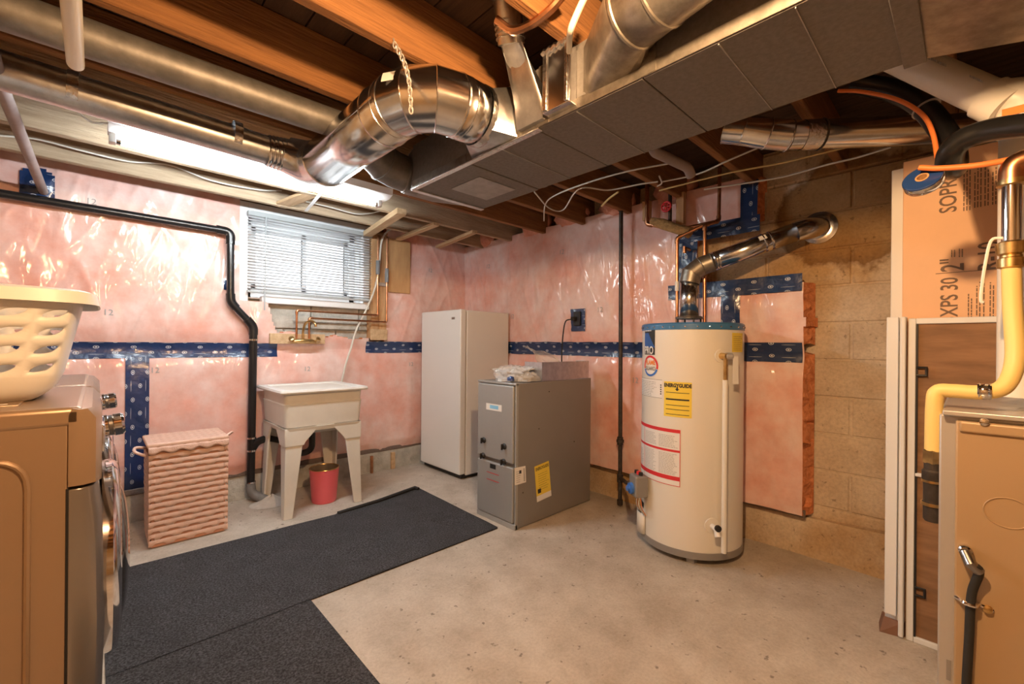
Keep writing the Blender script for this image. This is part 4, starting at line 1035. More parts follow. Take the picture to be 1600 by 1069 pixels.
# plastic bags and a folded sheet of metal on top
pc = thing('sheet_metal_collar', (2.3, 1.95, gz), 'bent sheet metal piece standing on top of the grey furnace', 'sheet metal')
q0, q1 = at(845, 597, Y=gy0 + .0), at(917, 595, Y=gy0)
zt_ = gz + .125
obj('side', box(2.075, 2.575, gy0 + .004, gy0 + .0055, gz + .003, zt_), 'galv', pc)
obj('back_return', box(2.573, 2.575, gy0 + .005, gy0 + .12, gz + .003, zt_), 'galv', pc); obj('fold', box(2.075, 2.077, gy0 + .005, gy0 + .16, gz + .003, zt_), 'galv', pc)
def crumple(c, sx, sy, sz, seed, n=28, m=14):
    mb = MB(); rr = []
    for i in range(m + 1):
        ph = PI * i / m; ring = []
        for j in range(n):
            t = 2 * PI * j / n; d = Vector((math.cos(t) * math.sin(ph), math.sin(t) * math.sin(ph), math.cos(ph)))
            k = 1 + .35 * noise.noise(d * 2.2 + Vector((seed, 0, 0))) + .22 * noise.noise(d * 5 + Vector((0, seed, 0))) + .12 * noise.noise(d * 11)
            p = Vector((d.x * sx, d.y * sy, max(-.30, d.z) * sz)) * k
            ring.append(Vector(c) + Vector((p.x, p.y, max(p.z, -sz * .30))))
        rr.append(ring)
    return mb.loops(rr, caps=False)
bg = tag(obj('plastic_bag', crumple((1.97, 2.05, gz + .025), .12, .12, .065, 3), 'clear_film', angle=15), 'crumpled clear parts bag at the front of the grey furnace top', 'bag')
bg.location.z = gz + .002
bk = thing('literature_bag', (2.1, 2.09, gz), 'flat white plastic document bag on the grey furnace top', 'bag')
mb = MB().grid(lambda a, t: (1.95 + a * .30, 1.96 + t * .26, gz + .055 + .025 * math.sin(a * 3) + .012 * fbm(a * 5, t * 5, 3)), 16, 14)
obj('sheet', mb, 'paper', bk, solid=.004, angle=70)
mb = MB().grid(lambda a, t: (1.93 + a * .34, 1.94 + t * .30, gz + .064 + .025 * math.sin(a * 3) + .018 * fbm(a * 7, t * 7, 8)), 22, 18)
obj('film', mb, 'clear_film', bk, angle=20)
obj('stack', box(1.96, 2.24, 1.98, 2.20, gz + .003, gz + .042), 'grey_metal', bk, bevel=.01)
pt = thing('parts_packet', (1.91, 1.93, gz), 'clear packet of small metal parts with a blue fitting on the furnace edge', 'packet')
obj('packet', crumple((2.01, 1.935, gz + .018), .085, .045, .04, 9, 22, 10), 'clear_film', pt, angle=15)
obj('blue_fitting', crumple((1.885, 1.98, gz + .018), .020, .026, .022, 12, 12, 8), 'blue_plastic', pt)
for i in range(9): obj('metal_part', MB().tube([(1.93 + i * .02, 1.915 + random.random() * .04, gz + .012), (1.95 + i * .02, 1.925 + random.random() * .04, gz + .02)], .007, 6), ['chrome', 'steel_dark'][i % 2], pt)
fl = tag(obj('plastic_wrap', MB().grid(lambda a, t: Vector((2.07 + .25 * t + .13 * a + .03 * math.sin(t * 6), 2.02 + .06 * math.sin(a * 4 + t * 2), gz + .235 - .15 * t - .05 * a * (1 - t) + .015 * fbm(a * 4, t * 4, 2))), 16, 18), 'clear_film', angle=30), 'loose clear plastic wrap flopping over the bent sheet metal', 'plastic wrap')

# ================================================================== water heater
hc = Vector((2.462, 1.092, 0)); HR = .268; PH0 = math.atan2(-hc.y, -hc.x); hd = hc.x * VW.x + hc.y * VW.y
wh = thing('water_heater', hc, 'white cylindrical gas water heater with a blue top', 'water heater')
obj('tank', MB().lathe([(HR, .055), (HR, 1.225)], hc, n=96), 'heater_white', wh)
obj('top_cap', MB().lathe([(HR + .003, 1.215), (HR + .003, 1.245), (HR - .004, 1.252), (0.001, 1.262)], hc, n=96), 'heater_blue', wh)
obj('base_ring', MB().lathe([(HR - .012, .028), (HR + .003, .034), (HR + .003, .068), (HR - .002, .070)], hc, n=96), 'base_grey', wh)
for k in range(3):
    a = PH0 + .05 + k * 2 * PI / 3; p = hc + Vector((math.cos(a), math.sin(a), 0)) * (HR - .04); obj('foot', box(p.x - .02, p.x + .02, p.y - .02, p.y + .02, 0, .03), 'base_grey', wh)
for k in range(14):
    a = PH0 + (k - 6.5) * .22; obj('rivet', MB().lathe([(.005, 0), (.003, .003)], hc + Vector((math.cos(a) * (HR + .003), math.sin(a) * (HR + .003), 1.23)), (math.cos(a), math.sin(a), 0), 8), 'chrome', wh)
def hpos(x, y):
    al = math.asin(max(-1, min(1, (x - 1081) / 81.5))); d = hd - HR * math.cos(al) * .97
    q = at(x, y, Z=0) if False else None
    dy = (y - CY) / F; dx = (x - CX) / F
    return al * HR, H - (dy * c_ - dx * s_) * d
def hfn(off): return lambda u, z: Vector((hc.x + (HR + off) * math.cos(PH0 + u / HR), hc.y + (HR + off) * math.sin(PH0 + u / HR), z))
h1, h2, h3 = hfn(.0012), hfn(.002), hfn(.0026)
def hlabel(x0, y0, x1, y1, m, name):
    (u0, za), (u1, zb_) = hpos(x0, y0), hpos(x1, y1); um, zt = hpos((x0 + x1) / 2, y0); _, zb2 = hpos((x0 + x1) / 2, y1)
    return obj(name, sheet(h1, u0, u1, zb2, zt, 10, 1), m, wh), (u0, u1, zb2, zt)
# PRO badge
o_, (u0, u1, z0, z1) = hlabel(1007, 512, 1025.5, 555, 'ink', 'maker_badge')
w_ = u1 - u0; hh = z1 - z0
mb = MB()
for i in range(11):
    za = z0 + hh * (.28 + .05 * i); mb.grid(lambda a, t: h2(u0 + w_ * (.02 + (.96 - .05 * i) * a), za + t * hh * .034), 3, 1)
obj('blue_stripes', mb, 'ink_blue', o_)
text('PRO', w_ * .46, lambda a, t: h3(u0 + w_ * .08 + a * .92, z0 + hh * .035 + t * 1.25), 'paper', o_, bold=.001)
lines_print(h3, u0 + w_ * .1, u1 - w_ * .1, z0 + hh * .89, z0 + hh * .95, 1, 'paper', o_, th=1)
# round guard badge
uc, zc = hpos(1017.5, 573); rw, rh_ = (hpos(1029, 573)[0] - hpos(1006, 573)[0]) / 2, .058
def disc(fn, r0, r1, t0=0, t1=2 * PI, n=40): return MB().grid(lambda a, t: fn(uc + math.cos(t0 + (t1 - t0) * a) * rw * (r0 + (r1 - r0) * t), zc + math.sin(t0 + (t1 - t0) * a) * rh_ * (r0 + (r1 - r0) * t)), n, 1)
o_ = obj('round_badge', disc(h1, .01, 1), 'paper', wh)
obj('red_ring', disc(h2, .8, 1, -.3, PI + .3), 'ink_red', o_); obj('blue_ring', disc(h2, .8, 1, PI + .35, 2 * PI - .35), 'ink_blue', o_)
text('FLAME', .034, lambda a, t: h3(uc + a * .88, zc + .008 + t), 'ink_orange', o_, align='CENTER', bold=.001); text('GUARD', .030, lambda a, t: h3(uc + a * .88, zc - .024 + t), 'ink', o_, align='CENTER')
o_, q = hlabel(1001, 594, 1038, 623, 'paper', 'data_plate'); lines_print(h2, q[0] + .01, q[1] - .035, q[2] + .008, q[3] - .008, 9, 'ink_grey', o_); lines_print(h2, q[1] - .012, q[1] - .004, q[2] + .02, q[3] - .02, 5, 'ink', o_, th=.6, ragged=False)
for zz in (q[2], q[3] - .0015): obj('border', sheet(h2, q[0], q[1], zz, zz + .0015, 8, 1), 'ink', o_)
o_, q = hlabel(1041, 598, 1082.5, 654, 'paper_yellow', 'energy_label'); w_ = q[1] - q[0]; hh = q[3] - q[2]
text('ENERGYGUIDE', w_ * .165, lambda a, t: h3((q[0] + q[1]) / 2 + a * .9, q[3] - hh * .15 + t * 1.1), 'ink', o_, align='CENTER', bold=.0012)
obj('arrow', MB().add([h3(q[0] + w_ * f, q[3] - hh * g) for f, g in ((.47, .15), (.53, .15), (.53, .2), (.58, .2), (.5, .26), (.42, .2), (.47, .2))], [(0, 1, 2, 3, 4, 5, 6)]), 'ink', o_)
for g, th in ((.30, .003), (.48, .008), (.66, .003), (.78, .003), (.92, .003)): obj('rule', sheet(h2, q[0] + w_ * .08, q[1] - w_ * .08, q[3] - hh * g - th, q[3] - hh * g, 6, 1), 'ink', o_)
o_, q = hlabel(1140, 521, 1157, 550, 'paper_yellow', 'small_yellow_label'); lines_print(h2, q[0] + .01, q[1] - .01, q[2] + .01, q[3] - .01, 8, 'ink_brown', o_, th=.2)
o_, q = hlabel(998.5, 671, 1066.5, 756, 'paper', 'warning_label'); w_ = q[1] - q[0]; hh = q[3] - q[2]; uL = q[0]; uM = q[0] + w_ * .34
for zz, th in ((q[3] - .018, .018), (q[2] + hh * .58, .012), (q[2] + hh * .06, .022), (q[2] - .012, .003)): obj('red_rule', sheet(h2, uL, q[1], zz, zz + th, 12, 1), 'ink_red', o_)
for uu in (uM, q[1] - .003): obj('red_rule', sheet(h2, uu, uu + .003, q[2] - .01, q[3], 1, 1), 'ink_red', o_)
obj('lower_strip', sheet(h1, uL, q[1], q[2] - .012, q[2], 12, 1), 'paper', o_)
lines_print(h2, uM + .012, uM + w_ * .30, q[2] + hh * .16, q[2] + hh * .56, 15, 'ink_grey', o_); lines_print(h2, uM + w_ * .34, q[1] - .012, q[2] + hh * .16, q[2] + hh * .56, 15, 'ink_grey', o_)
lines_print(h2, uM + .012, uM + w_ * .30, q[2] + hh * .66, q[3] - .03, 8, 'ink_grey', o_); lines_print(h2, uM + w_ * .34, q[1] - .012, q[2] + hh * .66, q[3] - .03, 8, 'ink_grey', o_)
lines_print(h2, uL + w_ * .1, uM - .01, q[2] + hh * .16, q[2] + hh * .5, 10, 'ink_grey', o_)
# relief valve, discharge tube, drain valve
def hp3(x, y, out=0): u, z = hpos(x, y); return hfn(out)(u, z), Vector((math.cos(PH0 + u / HR), math.sin(PH0 + u / HR), 0))
p, d = hp3(1124, 556)
obj('valve_plate', MB().lathe([(.036, 0), (.034, .004), (.02, .005)], p, d, 28), 'heater_white', wh)
rv = obj('relief_valve', MB().tube([p, p + d * .05], [.017, .015], 14), 'brass', wh)
tdir = Vector((math.cos(PH0 + .62 + PI / 2), math.sin(PH0 + .62 + PI / 2), 0))
obj('valve_cap', MB().lathe([(.016, 0), (.019, .004), (.018, .03), (.012, .036)], p + d * .035, (tdir + d * .4).normalized(), 16), 'grey_metal', rv)
pd = p + d * .036; zlow = hpos(1133, 850)[1]
obj('valve_outlet', MB().tube([pd, Vector((pd.x, pd.y, pd.z - .13))], .010, 12), 'brass', wh)
obj('discharge_tube', MB().tube([Vector((pd.x, pd.y, pd.z - .12)), Vector((pd.x, pd.y, zlow))], .013, 14), 'pvc', wh)
tg_ = p + d * .055 + tdir * .028
obj('paper_tag', MB().hexa([tg_ + Vector((0, 0, -.14)), tg_ + tdir * .035 + Vector((0, 0, -.14)), tg_ + tdir * .035 + d * .001 + Vector((0, 0, -.14)), tg_ + d * .001 + Vector((0, 0, -.14))], [tg_ + Vector((0, 0, .0)), tg_ + tdir * .03, tg_ + tdir * .03 + d * .001, tg_ + d * .001]), 'paper', wh)
p, d = hp3(1113, 818)
obj('drain_plate', MB().lathe([(.040, 0), (.038, .004), (.018, .005)], p, d, 28), 'heater_white', wh)
dvv = obj('drain_valve', MB().tube([p, p + d * .06], .013, 14), 'plastic_white', wh)
obj('drain_spout', MB().tube([p + d * .05, p + d * .065 + Vector((0, 0, -.03))], [.014, .016], 12), 'plastic_white', dvv)
obj('drain_handle', MB().lathe([(.016, 0), (.016, .012), (.008, .014)], p + d * .058 + Vector((0, 0, .012)), d, 14), 'black', dvv)
# gas control and burner cover, low on the left
p, d = hp3(1013, 766, .0); s_dir = Vector((-math.sin(math.atan2(d.y, d.x)), math.cos(math.atan2(d.y, d.x)), 0))
gc = MB()
def orient_box(c, a, b_, e, ha, hb, he): 
    return [c + a * x * ha + b_ * y * hb + e * z * he for x, y, z in ((-1, -1, -1), (1, -1, -1), (1, 1, -1), (-1, 1, -1))], [c + a * x * ha + b_ * y * hb + e * z * he for x, y, z in ((-1, -1, 1), (1, -1, 1), (1, 1, 1), (-1, 1, 1))]
vdir = -VW
gcz = Vector((0, 0, 1)); gcent = p + d * .05
g_ = obj('gas_control', MB().hexa(*orient_box(gcent, d, s_dir, gcz, .038, .042, .060)), 'base_grey', wh, bevel=.010, seg=3)
obj('control_dial', MB().lathe([(.032, 0), (.030, .014), (.016, .018), (.014, .03)], gcent + d * .038 - s_dir * .006 + Vector((0, 0, -.016)), d, 24), 'ink_blue', g_)
for k in range(3): obj('control_knob', MB().lathe([(.012, 0), (.011, .016)], gcent + Vector((0, 0, .062)) + s_dir * (.025 * (k - 1)), (0, 0, 1), 12), ['black', 'ink_red', 'black'][k], g_)
bc_, _ = hp3(1013, 818, .012)
obj('burner_cover', MB().grid(lambda a, t: hfn(.004 + .022 * math.sin(a * PI) ** .5)(hpos(1001, 818)[0] - .02 + a * .115, hpos(1010, 846)[1] + t * .115), 12, 2), 'heater_white', wh, solid=.004)
obj('burner_port', MB().grid(lambda a, t: hfn(.002)(hpos(1001, 818)[0] + a * .07, hpos(1010, 806)[1] + t * .03), 6, 2), 'black', wh)
for i, dx in enumerate((-.02, -.008, .012, .022)):
    q0 = gcent + s_dir * dx + Vector((0, 0, -.06)); u_, z_ = hpos(1012, 815); q1 = hfn(.008)(u_ + dx * .6, z_)
    obj('burner_tube', MB().tube(smooth_path([q0, q0.lerp(q1, .5) + d * .02 + s_dir * (.025 if i == 3 else 0), q1], 6), [.004, .003, .003, .002][i], 8), ['chrome', 'copper', 'cable_white', 'cable_orange'][i], wh)
# draft hood and flue
fx = Vector((2.462, 1.105, 0))
obj('draft_hood', MB().lathe([(.074, 1.283), (.076, 1.290), (.072, 1.296), (.054, 1.300)], fx, n=32), 'galv_old', wh)
for k in range(4): a = PI / 4 + k * PI / 2; obj('hood_leg', MB().tube([fx + Vector((math.cos(a) * .066, math.sin(a) * .066, 1.258)), fx + Vector((math.cos(a) * .066, math.sin(a) * .066, 1.288))], .005, 6), 'black', wh)
fv = thing('flue_pipe', (2.46, 1.105, 1.33), 'shiny flue pipe rising from the water heater and slanting to the block wall', 'duct')
obj('lower_pipe', MB().tube([fx + UP * 1.297, fx + UP * 1.50], .051, 32, caps=False), 'galv_shiny', fv, solid=.001)
e_end = at(1290, 344, X=XB - .03); e_out = at(1252, 358, X=2.74)
el = smooth_path([fx + UP * 1.49, fx + UP * 1.545 + Vector((.008, -.008, 0)), fx + UP * 1.585 + Vector((.035, -.05, 0)), fx + UP * 1.605 + Vector((.06, -.10, 0))], 1)
gored(fv, el, .0535, 'galv_old')
s0, s1 = el[-1], at(1245, 362, X=2.73)
dd = (s1 - s0).normalized()
obj('slant_pipe', MB().tube([s0 - dd * .01, s1], .051, 36, caps=False), 'galv_shiny', fv, solid=.001)
for k in (.04, .07, .62, .70): rings(fv, [(s0.lerp(s1, k), dd)], .051, 'galv_shiny', .005)
pw = Vector((XB - .004, s1.y - .075, s1.z + .03))
obj('wall_elbow', MB().tube([s1 - dd * .01, s1 + dd * .03, s1 + dd * .06 + Vector((.025, 0, -.002)), pw], [.053, .055, .057, .058], 32), 'galv_shiny', fv)
obj('wall_collar', MB().lathe([(.088, 0), (.086, .006), (.072, .010), (.060, .014)], pw, (-1, 0, 0), 40), 'galv_shiny', fv)
obj('sticker', MB().hexa(*orient_box(s0.lerp(s1, .62) + Vector((-.046, -.010, .024)), dd, Vector((-.7, 0, .7)).cross(dd).normalized() if False else dd.cross(Vector((-.8, -.2, .5))).normalized(), Vector((-.8, -.2, .5)).normalized(), .018, .014, .001)), 'paper', fv)

# ================================================================== copper lines over the heater, gas riser
def line(name, label, pts, r, m, cat='pipe', rad=.02, group=None, fit=True):
    t = thing(name, Vector(pts[0]), label, cat, group)
    obj('pipe', MB().tube(round_path(pts, rad), r, 12), m, t)
    if fit:
        for i in range(1, len(pts) - 1):
            a, b_, c = Vector(pts[i - 1]), Vector(pts[i]), Vector(pts[i + 1]); k = r * 3
            obj('elbow', MB().tube(round_path([b_ + (a - b_).normalized() * k, b_, b_ + (c - b_).normalized() * k], rad), r * 1.3, 12), m, t)
    return t
Xc = 2.56
c1 = at(1101, 487, X=Xc); c2 = at(1101, 352, X=Xc); c3 = at(1123, 345, X=Xc + .08); c4 = at(1125, 262, X=Xc + .08)
line('copper_line', 'copper line rising right of the flue to the joists', [(c1.x, c1.y, 1.255), (c2.x, c2.y, c2.z), (c3.x, c3.y, c3.z), (c4.x, c4.y, 2.25)], .010, 'copper', group='water heater copper lines')
c1 = at(1058, 487, X=Xc); c2 = at(1058, 372, X=Xc); c3 = at(1101, 352, X=Xc + .02)
t = line('copper_line', 'copper line rising left of the flue with a bend at its top', [(c1.x, c1.y, 1.255), (c2.x, c2.y, c2.z), (c3.x + .01, c3.y - .01, c3.z + .01)], .010, 'copper', group='water heater copper lines')
obj('white_wrap', MB().tube([at(1058, 440, X=Xc) + Vector((-.002, 0, 0)), at(1058, 455, X=Xc) + Vector((-.002, 0, 0))], .012, 10), 'paper', t)
a0, a1, a2 = at(1011, 270, X=2.62), at(1011, 350, X=2.62), at(1060, 360, X=2.62)
t = line('copper_line', 'copper line dropping from the joists into brown foam above the heater', [(a0.x, a0.y, 2.25), a1, a2, at(1122, 346, X=2.645)], .013, 'copper', group='water heater copper lines')
tag(obj('pipe_foam', MB().tube([at(1018, 345, X=2.61), at(1035, 350, X=2.61), at(1055, 357, X=2.61), at(1078, 364, X=2.61)], [.022, .034, .030, .034], 14), 'spray_foam'), 'lumpy brown foam wrapped round the copper line above the heater', 'foam')
t = line('valve_line', 'iron line with a red handwheel above the water heater', [(at(1047, 275, X=2.66).x, at(1047, 275, X=2.66).y, 2.25), at(1047, 350, X=2.66)], .012, 'iron', fit=False)
pv = at(1041, 323, X=2.63)
obj('handwheel', MB().tube([pv + Vector((0, math.cos(q) * .030, math.sin(q) * .030)) for q in [2 * PI * k / 20 for k in range(21)]], .006, 8, caps=False), 'red_paint', t)
for k in range(4): q = k * PI / 4; obj('wheel_spoke', MB().tube([pv + Vector((0, math.cos(q) * .03, math.sin(q) * .03)), pv - Vector((0, math.cos(q) * .03, math.sin(q) * .03))], .004, 6), 'red_paint', t)
obj('valve_stem', MB().tube([pv + Vector((-.008, 0, 0)), pv + Vector((.03, -.02, 0))], .006, 8), 'brass', t)
bc2 = at(1075, 390, X=2.70); 
tag(obj('pipe_stub', MB().tube([bc2 + Vector((.02, 0, 0)), bc2 + Vector((-.05, 0, 0)), bc2 + Vector((-.05, 0, -.03))], .012, 10), 'copper'), 'short copper stub poking through the blue tape left of the flue', 'pipe')
# strap wood uprights under the joists there
for i, x in enumerate((1011, 1064)):
    pass
gs = thing('gas_riser', (2.665, 1.675, .03), 'black iron gas pipe standing between the furnace and the water heater', 'pipe')
ga = (2.655, 1.672)
obj('riser', MB().tube([(ga[0], ga[1], .215), (ga[0], ga[1] + .012, 2.26)], .014, 14), 'iron', gs)
obj('drip_leg', MB().tube([(ga[0], ga[1], .03), (ga[0], ga[1], .22)], .014, 14), 'iron', gs)
obj('drip_cap', MB().lathe([(.019, 0), (.020, .004), (.020, .035), (.016, .038)], (ga[0], ga[1], .015), n=16), 'iron', gs)
for z in (.20, .46, 2.10): obj('coupling', MB().lathe([(.015, -.03), (.021, -.026), (.021, .026), (.015, .03)], (ga[0], ga[1] + .006 * z, z), n=16), 'iron', gs)
obj('union_nut', MB().lathe([(.018, -.012), (.026, -.01), (.026, .01), (.018, .012)], (ga[0], ga[1] + .002, .46), n=6), 'iron', gs)
obj('branch', MB().tube(round_path([(ga[0], ga[1], .205), (ga[0] - .10, ga[1] - .11, .215), gcent - s_dir * .01 + Vector((0, .05, 0))], .02), .013, 12), 'iron', gs)
obj('top_elbow', MB().tube(round_path([(ga[0], ga[1] + .012, 2.08), (ga[0] + .0, ga[1] + .0, 2.16), (ga[0] - .05, ga[1] + .03, 2.20)], .03), .018, 12), 'iron', gs)
# outlet with plug and cord
pl = thing('wall_outlet', (2.72, 2.17, 1.2), 'black plug in an outlet taped onto the pink wall above the furnace', 'outlet')
pA, pB = at(893, 518, X=2.735), at(915, 482, X=2.735)
mb = MB().grid(lambda a, t: (xB(pA.y + (pB.y - pA.y) * a, pA.z + (pB.z - pA.z) * t) - .008 - .004 * noise.noise(Vector((a * 4, t * 4, 0))), pA.y + (pB.y - pA.y) * a + .006 * noise.noise(Vector((t * 6, a, 0))), pA.z + (pB.z - pA.z) * t), 8, 10)
mb.uv = [(q.y, q.z) for q in mb.v]
obj('tape_patch', mb, 'tape', pl)
pm_ = at(901, 499, X=2.72); xo = xB(pm_.y, pm_.z)
obj('outlet_box', box(xo - .022, xo - .004, pm_.y - .035, pm_.y + .03, pm_.z - .05, pm_.z + .06), 'black', pl, bevel=.004)
obj('plug', box(xo - .06, xo - .02, pm_.y - .005, pm_.y + .028, pm_.z - .012, pm_.z + .02), 'rubber', pl, bevel=.006)
obj('cord', MB().tube(smooth_path([(xo - .055, pm_.y + .025, pm_.z), (xo - .08, pm_.y + .06, pm_.z - .02), (xo - .06, pm_.y + .10, pm_.z - .12), (xo - .05, pm_.y + .12, pm_.z - .30), (xo - .05, pm_.y + .11, pm_.z - .55), (2.66, pm_.y + .1, .45)], 6), .005, 8), 'rubber', pl)

# ================================================================== right-hand corner: boards, screens, tan cabinet
fb = thing('white_foam_board', (2.36, .1, 0), 'tall white foam board standing behind the printed orange board', 'foam board')
obj('sheet', box(2.345, 2.40, -.62, .218, .0, 1.853), 'xps_white', fb, bevel=.003)
xp = thing('printed_foam_board', (2.32, .0, 0), 'orange foam insulation board printed with large brown lettering', 'foam board')
xe = at(1410, 400, X=2.312).y
obj('sheet', box(2.315, 2.343, -.64, xe, .02, 1.868), 'xps', xp, bevel=.003)
def fit_text(st, x0, x1, y0, y1, m='ink_brown'):
    """lettering running up the sheet: foot at photo column x1, head at x0, from row y0 (start) up to y1 (end)"""
    a, b_ = at((x0 + x1) / 2, y0, X=2.3135), at((x0 + x1) / 2, y1, X=2.3135); f_, h_ = at(x1, y0, X=2.3135), at(x0, y0, X=2.3135)
    cu_ = bpy.data.curves.new('t', 'FONT'); cu_.body = st; cu_.size = 1; cu_.resolution_u = 3; cu_.offset = .012
    to = bpy.data.objects.new('t', cu_); COL.objects.link(to)
    me = bpy.data.meshes.new_from_object(to.evaluated_get(bpy.context.evaluated_depsgraph_get()))
    xs_ = [v_.co.x for v_ in me.vertices]; ys_ = [v_.co.y for v_ in me.vertices]; mx, Mx, my, My = min(xs_), max(xs_), min(ys_), max(ys_)
    mb = MB().add([Vector((2.3135, f_.y + (h_.y - f_.y) * (v_.co.y - my) / (My - my), a.z + (b_.z - a.z) * (v_.co.x - mx) / (Mx - mx))) for v_ in me.vertices], [tuple(p.vertices) for p in me.polygons])
    bpy.data.objects.remove(to); bpy.data.curves.remove(cu_); bpy.data.meshes.remove(me)
    return obj('lettering', mb, m, xp, smooth=False)
fit_text('SOPRA-XPS 30', 1468, 1496, 565, 434); fit_text('2"', 1468, 1506, 424, 404); fit_text('R-10', 1527, 1563, 421, 378)
fit_text('SOPRA-XPS 30', 1467, 1495, 332, 196)
rl = at(1462, 428, X=2.3135); rr_ = at(1566, 424, X=2.3135)
obj('printed_rule', box(2.3128, 2.3142, rr_.y, rl.y, rl.z - .001, rl.z + .001), 'ink_brown', xp)
rl2 = at(1471, 427, X=2.3135); obj('printed_rule', box(2.3128, 2.3142, rl2.y - .045, rl2.y + .02, rl2.z + .001, rl2.z + .003), 'ink_brown', xp) if False else None
for x, yb, yt, n_ in ((1505, 330, 258, 3), (1522, 325, 255, 3), (1538, 322, 250, 2), (1550, 320, 260, 2), (1486, 402, 389, 2), (1498, 402, 387, 2), (1512, 505, 458, 2), (1525, 500, 432, 2), (1536, 500, 430, 1), (1546, 500, 432, 2), (1557, 500, 434, 2)):
    p, q = at(x, yb, X=2.3135), at(x, yt, X=2.3135)
    fn = lambda a, t, p=p: Vector((2.3135, p.y - t, p.z + a))
    lines_print(fn, 0, q.z - p.z, 0, .0075 * n_, n_, 'ink_brown', xp, th=.42)
# sliding screen panels in white frames
def screen(name, label, x, y0, y1, z1, w=.026, mid=True, slots=()):
    t = thing(name, (x, (y0 + y1) / 2, 0), label, 'screen')
    obj('stile', box(x - .012, x + .012, y1 - w, y1, .0, z1), 'vinyl', t, bevel=.003)
    obj('stile', box(x - .012, x + .012, y0, y0 + w, .0, z1), 'vinyl', t, bevel=.003)
    obj('rail', box(x - .011, x + .011, y0 + w, y1 - w, z1 - .022, z1), 'vinyl', t, bevel=.003)
    obj('rail', box(x - .011, x + .011, y0 + w, y1 - w, 0, .022), 'vinyl', t, bevel=.003)
    if mid: obj('rail', box(x - .011, x + .011, y0 + w, y1 - w, z1 * .512, z1 * .512 + .014), 'vinyl', t, bevel=.003)
    obj('mesh', box(x - .001, x + .001, y0 + w, y1 - w, .022, z1 - .022), 'insect_screen', t)
    obj('spline', box(x - .010, x - .004, y1 - w - .006, y1 - w, .022, z1 - .022), 'black', t)
    for z in slots: obj('pull_tab', MB().tube([(x - .014, y1 - w - .002, z + .015), (x - .014, y1 - w - .03, z + .015), (x - .014, y1 - w - .03, z - .015), (x - .014, y1 - w - .002, z - .015)], .004, 6), 'black', t)
    return t
yl = at(1418, 700, X=2.285).y
screen('window_screen', 'white-framed insect screen leaning in front of the printed board', 2.285, -.12, yl, 1.243, .022, True, (1.04, .20))
tk = thing('sliding_track', (2.29, .2, 0), 'white vinyl channel standing at the edge of the insect screen', 'track')
yk = at(1385, 700, X=2.30).y; yk2 = yl + .006
obj('channel', box(2.272, 2.312, yk2 + .022, yk, .075, 1.250), 'vinyl', tk, bevel=.003); obj('lip', box(2.262, 2.290, yk2, yk2 + .016, .005, 1.250), 'vinyl', tk, bevel=.004)
obj('web', box(2.300, 2.310, yk2, yk, .005, 1.25), 'vinyl', tk)
tag(obj('brown_board', MB().hexa([(2.275, .17, .0), (2.335, .14, 0), (2.335, .245, 0), (2.26, .235, 0)], [(2.29, .17, .05), (2.335, .14, .05), (2.335, .235, .05), (2.30, .225, .05)]), 'cork_brown'), 'small brown board scrap on the floor at the white channel foot', 'board')
wb = thing('vinyl_sheet', (2.26, -.2, 0), 'white perforated vinyl sheet standing right of the insect screen', 'vinyl sheet')
yp = at(1567, 600, X=2.25).y
obj('sheet', box(2.24, 2.262, -.55, yp, .0, 1.62), 'vinyl', wb, bevel=.003)
for k in range(46): obj('slot', box(2.2385, 2.2402, yp - .026, yp - .020, .55 + k * .018, .56 + k * .018), 'grey_metal', wb)

cb_ = thing('tan_furnace', (1.8, -.35, 0), 'tan metal furnace cabinet at the right edge with a yellow gas hose', 'furnace')
CXF = 1.5; cy1 = at(1492, 800, X=CXF).y; cy2 = at(1467, 800, X=CXF + .05).y
obj('cabinet', box(CXF + .03, 2.15, -.56, cy2, .0, .965), 'grey_metal', cb_, bevel=.004)
pnl = obj('front_panel', box(CXF, CXF + .028, -.56, cy1, .02, .955), 'tan_metal', cb_, bevel=.004)
obj('panel_lip', box(CXF - .008, CXF + .004, -.56, cy1 - .006, .930, .956), 'tan_metal', pnl, bevel=.005, seg=3)
obj('top_plate', box(CXF + .004, 2.15, -.56, cy2 - .006, .965, .978), 'grey_metal', cb_, bevel=.003)
p = at(1538, 660, X=CXF - .01); obj('panel_screw', MB().lathe([(.009, 0), (.008, .004), (.002, .006)], (CXF - .008, p.y, p.z), (-1, 0, 0), 16), 'chrome', pnl)
p = at(1575, 802, X=CXF); obj('knockout', MB().tube([Vector((CXF - .0005, p.y + math.cos(q) * .038, p.z + math.sin(q) * .034)) for q in [2 * PI * k / 32 for k in range(33)]], .0015, 6, caps=False), 'tan_metal', pnl)
p = at(1482, 1050, X=CXF + .03); obj('side_slot', box(CXF + .028, CXF + .031, p.y - .004, p.y + .004, p.z - .02, p.z + .03), 'base_grey', cb_)
